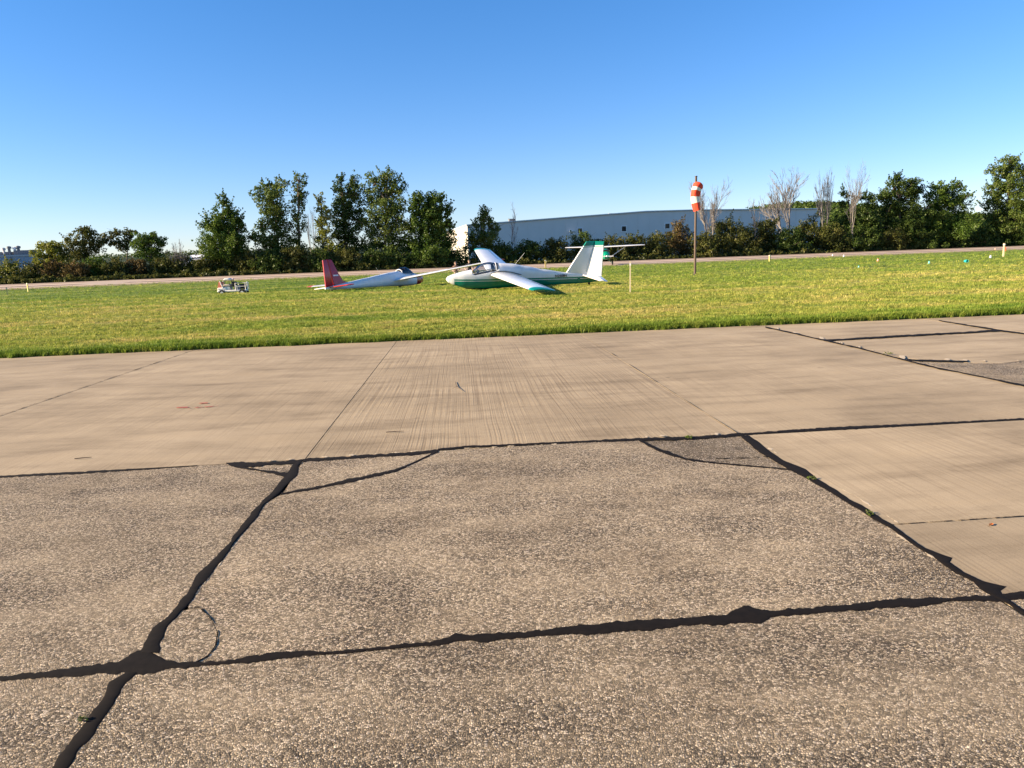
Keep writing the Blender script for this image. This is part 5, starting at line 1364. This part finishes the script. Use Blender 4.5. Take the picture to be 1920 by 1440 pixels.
# ------------------------------------------------------------------ people beside the wing tip
SKIN = plain('skin', (.52, .33, .24), .6); HAIRD = plain('dark_hair', (.03, .022, .016), .8); HAIRB = plain('brown_hair', (.12, .08, .05), .8)
def person(label, px, py_top, Y, shirt, trousers, hair, arms, face_left=True, print_=False, rz=0.0):
    q = at(px, py_top, Y); gz = ground_z(q.x, Y); H = q.z - gz; k = H / 1.75
    root = empty('person', (q.x, Y, gz), rz); tag(root, label, 'person')
    J = {'pel': (0, 0, .95, .15), 'wai': (0, 0, 1.10, .135), 'che': (0, 0, 1.30, .16), 'nb': (0, 0, 1.46, .07), 'nt': (0, -.015, 1.53, .055), 'hd': (0, -.025, 1.63, .10), 'tp': (0, -.015, 1.71, .075),
         'hl': (-.095, 0, .90, .10), 'kl': (-.11, -.02, .50, .065), 'al': (-.12, .01, .09, .045), 'fl': (-.13, -.15, .04, .04),
         'hr': (.095, 0, .90, .10), 'kr': (.12, -.02, .50, .065), 'ar': (.14, .01, .09, .045), 'fr': (.15, -.15, .04, .04)}
    for s, nm in ((-1, 'l'), (1, 'r')):
        sh, el, wr, ha = arms[nm]
        J['s' + nm] = (*sh, .062); J['e' + nm] = (*el, .045); J['w' + nm] = (*wr, .032); J['x' + nm] = (*ha, .028)
    E_ = [('pel', 'wai'), ('wai', 'che'), ('che', 'nb'), ('nb', 'nt'), ('nt', 'hd'), ('hd', 'tp')]
    for s in 'lr': E_ += [('pel', 'h' + s), ('h' + s, 'k' + s), ('k' + s, 'a' + s), ('a' + s, 'f' + s), ('che', 's' + s), ('s' + s, 'e' + s), ('e' + s, 'w' + s), ('w' + s, 'x' + s)]
    # fingers: five short chains rooted in each palm
    for s in 'lr':
        hv = Vector(J['x' + s][:3]); wv = Vector(J['w' + s][:3]); d = (hv - wv).normalized(); sd = d.cross(Vector((0, 0, 1))); sd = sd.normalized() if sd.length > .1 else Vector((0, 1, 0))
        for fi, (off, ln) in enumerate(((-.028, .07), (-.010, .085), (.010, .08), (.028, .06))):
            J['g%s%d' % (s, fi)] = (*(hv + sd * off + d * ln * .6), .010); J['i%s%d' % (s, fi)] = (*(hv + sd * off + d * ln + Vector((0, 0, -.02))), .008)
            E_ += [('x' + s, 'g%s%d' % (s, fi)), ('g%s%d' % (s, fi), 'i%s%d' % (s, fi))]
        J['t' + s] = (*(hv + sd * -.05 + d * .01), .010); E_.append(('x' + s, 't' + s))
    names = list(J); me = bpy.data.meshes.new('body')
    me.from_pydata([Vector(J[n][:3]) * k for n in names], [(names.index(a), names.index(b)) for a, b in E_], [])
    tmp = bpy.data.objects.new('tmp_body', me); COL.objects.link(tmp)
    md = tmp.modifiers.new('skin', 'SKIN'); sv = me.skin_vertices[0].data
    for i, n in enumerate(names): r = J[n][3] * k; sv[i].radius = (r, r * (.72 if n in ('che', 'wai', 'pel') else 1)); sv[i].use_root = (n == 'pel')
    ss = tmp.modifiers.new('sub', 'SUBSURF'); ss.levels = 2
    bpy.context.view_layer.update()
    bm_ = bpy.data.meshes.new_from_object(tmp.evaluated_get(bpy.context.evaluated_depsgraph_get())); bpy.data.objects.remove(tmp)
    bm_.materials.clear()
    for m in (SKIN, shirt, trousers, BLACK): bm_.materials.append(m)
    el = {s: Vector(J['e' + s][:3]) * k for s in 'lr'}; sh = {s: Vector(J['s' + s][:3]) * k for s in 'lr'}
    for p in bm_.polygons:
        c = p.center; z = c.z / k; p.use_smooth = True; mi = 0
        if z < .07: mi = 3
        elif z < .97 and abs(c.x) < .22 * k: mi = 2
        elif .97 <= z < 1.475 and abs(c.x) < .165 * k: mi = 1
        for s in 'lr':
            t = (c - sh[s]).dot((el[s] - sh[s])) / (el[s] - sh[s]).length_squared
            dist = (c - sh[s].lerp(el[s], min(1, max(0, t)))).length
            if dist < .075 * k and -.3 < t < .62: mi = 1
        p.material_index = mi
    bm_.name = 'body'; link(bpy.data.objects.new('body', bm_), root)
    hd = MB(); rings = []
    for i in range(7):
        a = math.pi * (.5 - i / 6 * .62); r = .112 * math.cos(a) if i else .02
        rings.append([(r * math.cos(b) * k, (-.012 + r * 1.08 * math.sin(b) + .014) * k, (1.645 + .115 * math.sin(a)) * k) for b in [2 * math.pi * j / 16 for j in range(16)]])
    rings = [[(x, y, z) if not (y < -.06 * k and z < 1.66 * k) else (x * .8, y + .05 * k, z) for x, y, z in r] for r in rings]
    hd.loft(rings); hd.build('hair', hair, root)
    for sx in (-1, 1):
        fc = MB(); fc.tube([(sx * .036 * k, -.118 * k, 1.64 * k), (sx * .036 * k, -.126 * k, 1.64 * k)], .012 * k, 8); fc.build('eye', BLACK, root)
    nz = MB(); nz.tube([(0, -.118 * k, 1.645 * k), (0, -.142 * k, 1.605 * k), (0, -.118 * k, 1.595 * k)], [.010 * k, .016 * k, .01 * k], 8); nz.build('nose', SKIN, root)
    for sx in (-1, 1): nz = MB(); nz.tube([(sx * .1 * k, -.02 * k, 1.65 * k), (sx * .112 * k, -.01 * k, 1.62 * k), (sx * .1 * k, -.015 * k, 1.59 * k)], .016 * k, 6); nz.build('ear', SKIN, root)
    mo = MB(); mo.tube([(-.025 * k, -.112 * k, 1.565 * k), (0, -.118 * k, 1.563 * k), (.025 * k, -.112 * k, 1.565 * k)], .006 * k, 6); mo.build('mouth', plain('lips', (.35, .13, .11), .6), root)
    if print_:
        pr = MB()
        for (x, z, w, h) in ((-.08, 1.28, .04, .16), (-.02, 1.27, .035, .1), (.05, 1.28, .05, .08)): pr.box((x * k, -.135 * k, z * k), (w * k, .012, h * k))
        pr.build('shirt_print', WHT, root, smooth=False)
    return root
akimbo = {'l': ((-.19, 0, 1.40), (-.33, .06, 1.16), (-.22, -.06, 1.00), (-.15, -.09, .99)), 'r': ((.19, 0, 1.40), (.30, .04, 1.16), (.18, -.10, 1.02), (.11, -.13, 1.02))}
reach = {'l': ((-.19, 0, 1.40), (-.36, -.02, 1.22), (-.30, -.16, 1.02), (-.25, -.21, .98)), 'r': ((.19, 0, 1.40), (.30, .03, 1.14), (.28, -.12, .95), (.26, -.19, .92))}
person('person in a brown shirt with bare arms and hands on hips behind the glider nose', 854, 490.5, 47.5, plain('brown_shirt', (.14, .085, .06), .85), plain('khaki_trousers', (.35, .28, .19), .85), HAIRB, akimbo)
person('person in a black shirt with white print right behind the raised red glider wing', 879.5, 486.5, 48.5, plain('black_shirt', (.012, .012, .016), .85), plain('dark_trousers', (.03, .03, .04), .85), HAIRD, reach, print_=True)

# ------------------------------------------------------------------ stakes, markers, litter
STK = plain('bleached_wood_stake', (.62, .52, .34), .8, 0, .1, 5); WPOST = plain('white_marker_plastic', (.78, .76, .70), .5)
ORF = plain('orange_flagging', (.75, .14, .04), .7); YEL = plain('yellow_marker_paint', (.66, .52, .16), .7)
def stake(name, label, px, yb, yt, mat, w=.05, cat='stake', group=None, flag=None, cap=None):
    b = gp(px, yb); gz = ground_z(b.x, b.y)
    for _ in range(4): b = gp(px, yb, gz); gz = ground_z(b.x, b.y)
    h = at(px, yt, b.y).z - gz
    root = empty(name, (b.x, b.y, gz), random.uniform(-.5, .5)); tag(root, label, cat, group)
    m = MB(); lean = random.uniform(-.02, .02)
    m.loft([[(x + lean * t * h, y, z) for x, y in ((-w / 2, -w / 3), (w / 2, -w / 3), (w / 2, w / 3), (-w / 2, w / 3))] for z, t in ((-.15, 0), (h * .96, 1), (h, 1))]); m.build('post', mat, root, smooth=False)
    c = MB(); c.box((lean * h, 0, h * .9), (w * 1.12, w * .8, h * .07)); c.build('band', cap or TRIM, root, smooth=False)
    if flag is not None:
        f = MB(); f.loft([[(w / 2, 0, h * .75), (w / 2, .004, h * .75), (w / 2, .004, h * .45), (w / 2, 0, h * .45)], [(w / 2 + .1, -.04, h * .68), (w / 2 + .1, -.036, h * .68), (w / 2 + .1, -.036, h * .42), (w / 2 + .1, -.04, h * .42)], [(w / 2 + .16, .02, h * .58), (w / 2 + .16, .024, h * .58), (w / 2 + .16, .024, h * .36), (w / 2 + .16, .02, h * .36)]])
        f.build('ribbon', flag, root)
    return root
stake('wooden_stake', 'tall thin pale wooden stake in front of the windsock, right of the glider tail', 1181.5, 549, 490, STK, .045)
stake('wooden_stake', 'short pale stake at the runway edge between glider cabin and fin', 1023, 503, 487, YEL, .16)
stake('wooden_stake', 'yellow stake at the runway edge right of the windsock', 1443, 490.5, 478, YEL, .16)
stake('wooden_stake', 'tall pale stake with orange ribbon near the right edge', 1881, 481.5, 456, STK, .12, flag=ORF)
stake('wooden_stake', 'leaning yellowish stake nearest the left edge', 14.5, 553, 539, YEL, .10)
stake('wooden_stake', 'yellowish stake second from the left edge by the runway', 53, 546.5, 530.5, YEL, .12)
stake('wooden_stake', 'stub of yellow stake just left of the windsock pole', 1299.5, 481.5, 474.5, YEL, .16)
for px, yb, yt, lab in ((274.5, 521.5, 513, 'leftmost of the four white marker posts across the runway'), (292.5, 520, 513.5, 'second from left of the four white marker posts across the runway'), (310.5, 519.5, 513, 'third from left of the four white marker posts across the runway'), (327.5, 519, 512.5, 'rightmost of the four white marker posts across the runway')):
    stake('marker_post', lab, px, yb, yt, WPOST, .26, 'marker', 'white marker posts across the runway')
def barricade():
    b = gp(349, 519.3); gz = .03
    root = empty('barricade_sign', (b.x, b.y, gz)); tag(root, 'small orange and white barricade right of the white marker posts', 'barricade')
    for x in (-.55, .55):
        l_ = MB(); l_.box((x, 0, .35), (.1, .5, .7)); l_.build('leg', ORF, root, smooth=False)
    for z, m in ((.35, ORF), (.62, WPOST)):
        p = MB(); p.box((.1, -.28, z), (1.1, .05, .24)); p.build('board', m, root, smooth=False)
barricade()
def pot(name, label, px, yb, sz, mat, lying=False):
    b = gp(px, yb); gz = ground_z(b.x, b.y)
    root = empty(name, (b.x, b.y, gz)); tag(root, label, 'marker', 'small markers on the far grass'); sz *= .72
    m = MB()
    if lying:
        r = sz / 2
        m.loft([[(r * .8 * f * math.cos(q), y, r + r * f * math.sin(q)) for q in [2 * math.pi * i / 16 for i in range(16)]] for y, f in ((.16, .7), (-.16, 1), (-.16, .8), (.12, .6))]); m.build('shell', mat, root)
        d = MB(); d.tube([(0, -.1, r), (0, .0, r)], r * .55, 14); d.build('opening', BLACK, root)
    else:
        m.loft([[(f * sz / 2 * math.cos(q), f * sz / 2 * math.sin(q), z * sz) for q in [2 * math.pi * i / 14 for i in range(14)]] for z, f in ((0, 1), (.12, 1), (.14, .7), (.9, .45), (1.0, .3))]); m.build('cone', mat, root)
        d = MB(); d.tube([(0, 0, sz * .5), (0, 0, sz * .62)], sz * .33, 14); d.build('band', TRIM, root)
TEALM = plain('teal_plastic', (.02, .42, .36), .5); PINK = plain('pink_orange_plastic', (.75, .25, .16), .5)
pot('bucket_marker', 'teal bucket lying on the grass near the right edge, dark mouth showing', 1811, 493.0, .34, TEALM, True)
pot('cone_marker', 'small teal marker left of the teal bucket', 1742, 494.5, .28, TEALM)
pot('cone_marker', 'small green marker lowest on the grass right of the windsock', 1610, 502.5, .22, TEALM)
pot('cone_marker', 'pinkish orange marker right of the yellow stake', 1646, 490, .34, PINK)
pot('cone_marker', 'white marker left of the ribboned stake', 1857, 484, .34, WPOST)
pot('cone_marker', 'tiny white marker near the runway below the tallest dead tree', 1582, 481.5, .4, WPOST)
pot('cone_marker', 'tiny white marker near the runway below the slim dead tree', 1561, 480, .36, WPOST)
pot('cone_marker', 'orange marker on the runway edge left of the ribboned stake', 1866, 468.5, .4, PINK)
# weeds in the joints
WEED = leafy('weed_leaves', ((.05, .09, .015), (.10, .15, .025), (.17, .20, .04)), .4)
def weed(label, px, py, rad, n):
    b = gp(px, py); root = empty('weed', (b.x, b.y, 0)); tag(root, label, 'weed')
    r = np.random.default_rng(int(px)); rad *= .6; C = np.column_stack([r.normal(0, rad * .5, n), r.normal(0, rad * .5, n), r.uniform(.006, rad * .7, n)])
    V, Q, T = leaf_cloud(C, np.full((n, 3), rad * .15), np.full(n, 5), rad * .5, rg=r, flat=.35); V[:, 2] = np.maximum(V[:, 2], .002)
    np_mesh('leaves', V, Q, WEED, root, T)
    s = MB()
    for i in range(4): s.tube([(0, 0, 0), (C[i][0], C[i][1], C[i][2])], .002, 4)
    s.build('stem', BARK, root)
weed('small green weed in the right-hand joint above the dark corner break end', 1521, 899, .05, 14)
weed('green weed in the middle of the right-hand joint', 1632, 966, .05, 12)
weed('green weed in the cross joint above the dark corner break', 1291, 822, .06, 14)
weed('tiny weed in the joint at the lower left corner', 156, 1352, .035, 12)
weed('weed tuft in the far right joint near the grass', 1668, 664, .08, 14)
def twig(name, label, a, b, cat, r=.006):
    p, q = P2(*a), P2(*b); c = (p + q) / 2; root = empty(name, (c.x, c.y, 0)); tag(root, label, cat)
    m = MB(); d = q - p; m.tube([p - c + Vector((0, 0, r)), Vector((d.y * .04, -d.x * .04, r * 1.6)), q - c + Vector((0, 0, r))], [r, r, r * .5], 5); m.build('stem', plain('dry_twig', (.06, .042, .03), .9), root)
    s = MB(); s.tube([Vector((0, 0, r * 1.5)), Vector((d.y * .15, -d.x * .15, r * 2)) + d * .2], [r * .6, r * .3], 4); s.build('side_shoot', plain('dry_twig', (.06, .042, .03), .9), root)
twig('twig', 'dark twig lying on the broomed slab near the middle', (853, 716), (868, 734), 'twig', .0035)
twig('twig', 'thin twig on the broomed slab just above the cross joint', (724, 811), (758, 809), 'twig', .0045)
twig('twig', 'thin twig on the far left slab above the cross joint', (140, 861), (172, 858), 'twig', .0045)
def fallen_leaf():
    b = gp(1858, 985); o = MB(); V = []; n = 9
    up = [(x, .018 * math.sin(math.pi * (x + .035) / .07) , .006 + .006 * abs(x) / .035) for x in np.linspace(-.035, .035, n)]
    top_ = [(x, y, z + .004) for x, y, z in up]; mid = [(x, 0, .004) for x, y, z in up]; bot = [(x, -y, z + .005) for x, y, z in up]
    V = top_ + mid + bot
    o.add(V, [(i, i + 1, n + i + 1, n + i) for i in range(n - 1)] + [(n + i, n + i + 1, 2 * n + i + 1, 2 * n + i) for i in range(n - 1)])
    root = empty('fallen_leaf', (b.x, b.y, 0), .6); root.scale = (.6, .6, .6); tag(root, 'orange-brown fallen leaf on the right-hand slab', 'leaf')
    o.build('leaf_blade', plain('orange_brown_leaf', (.36, .12, .03), .7), root)
    s = MB(); s.tube([(-.033, 0, .007), (-.055, .006, .003)], .0015, 4); s.build('leaf_stalk', BARK, root)
fallen_leaf()
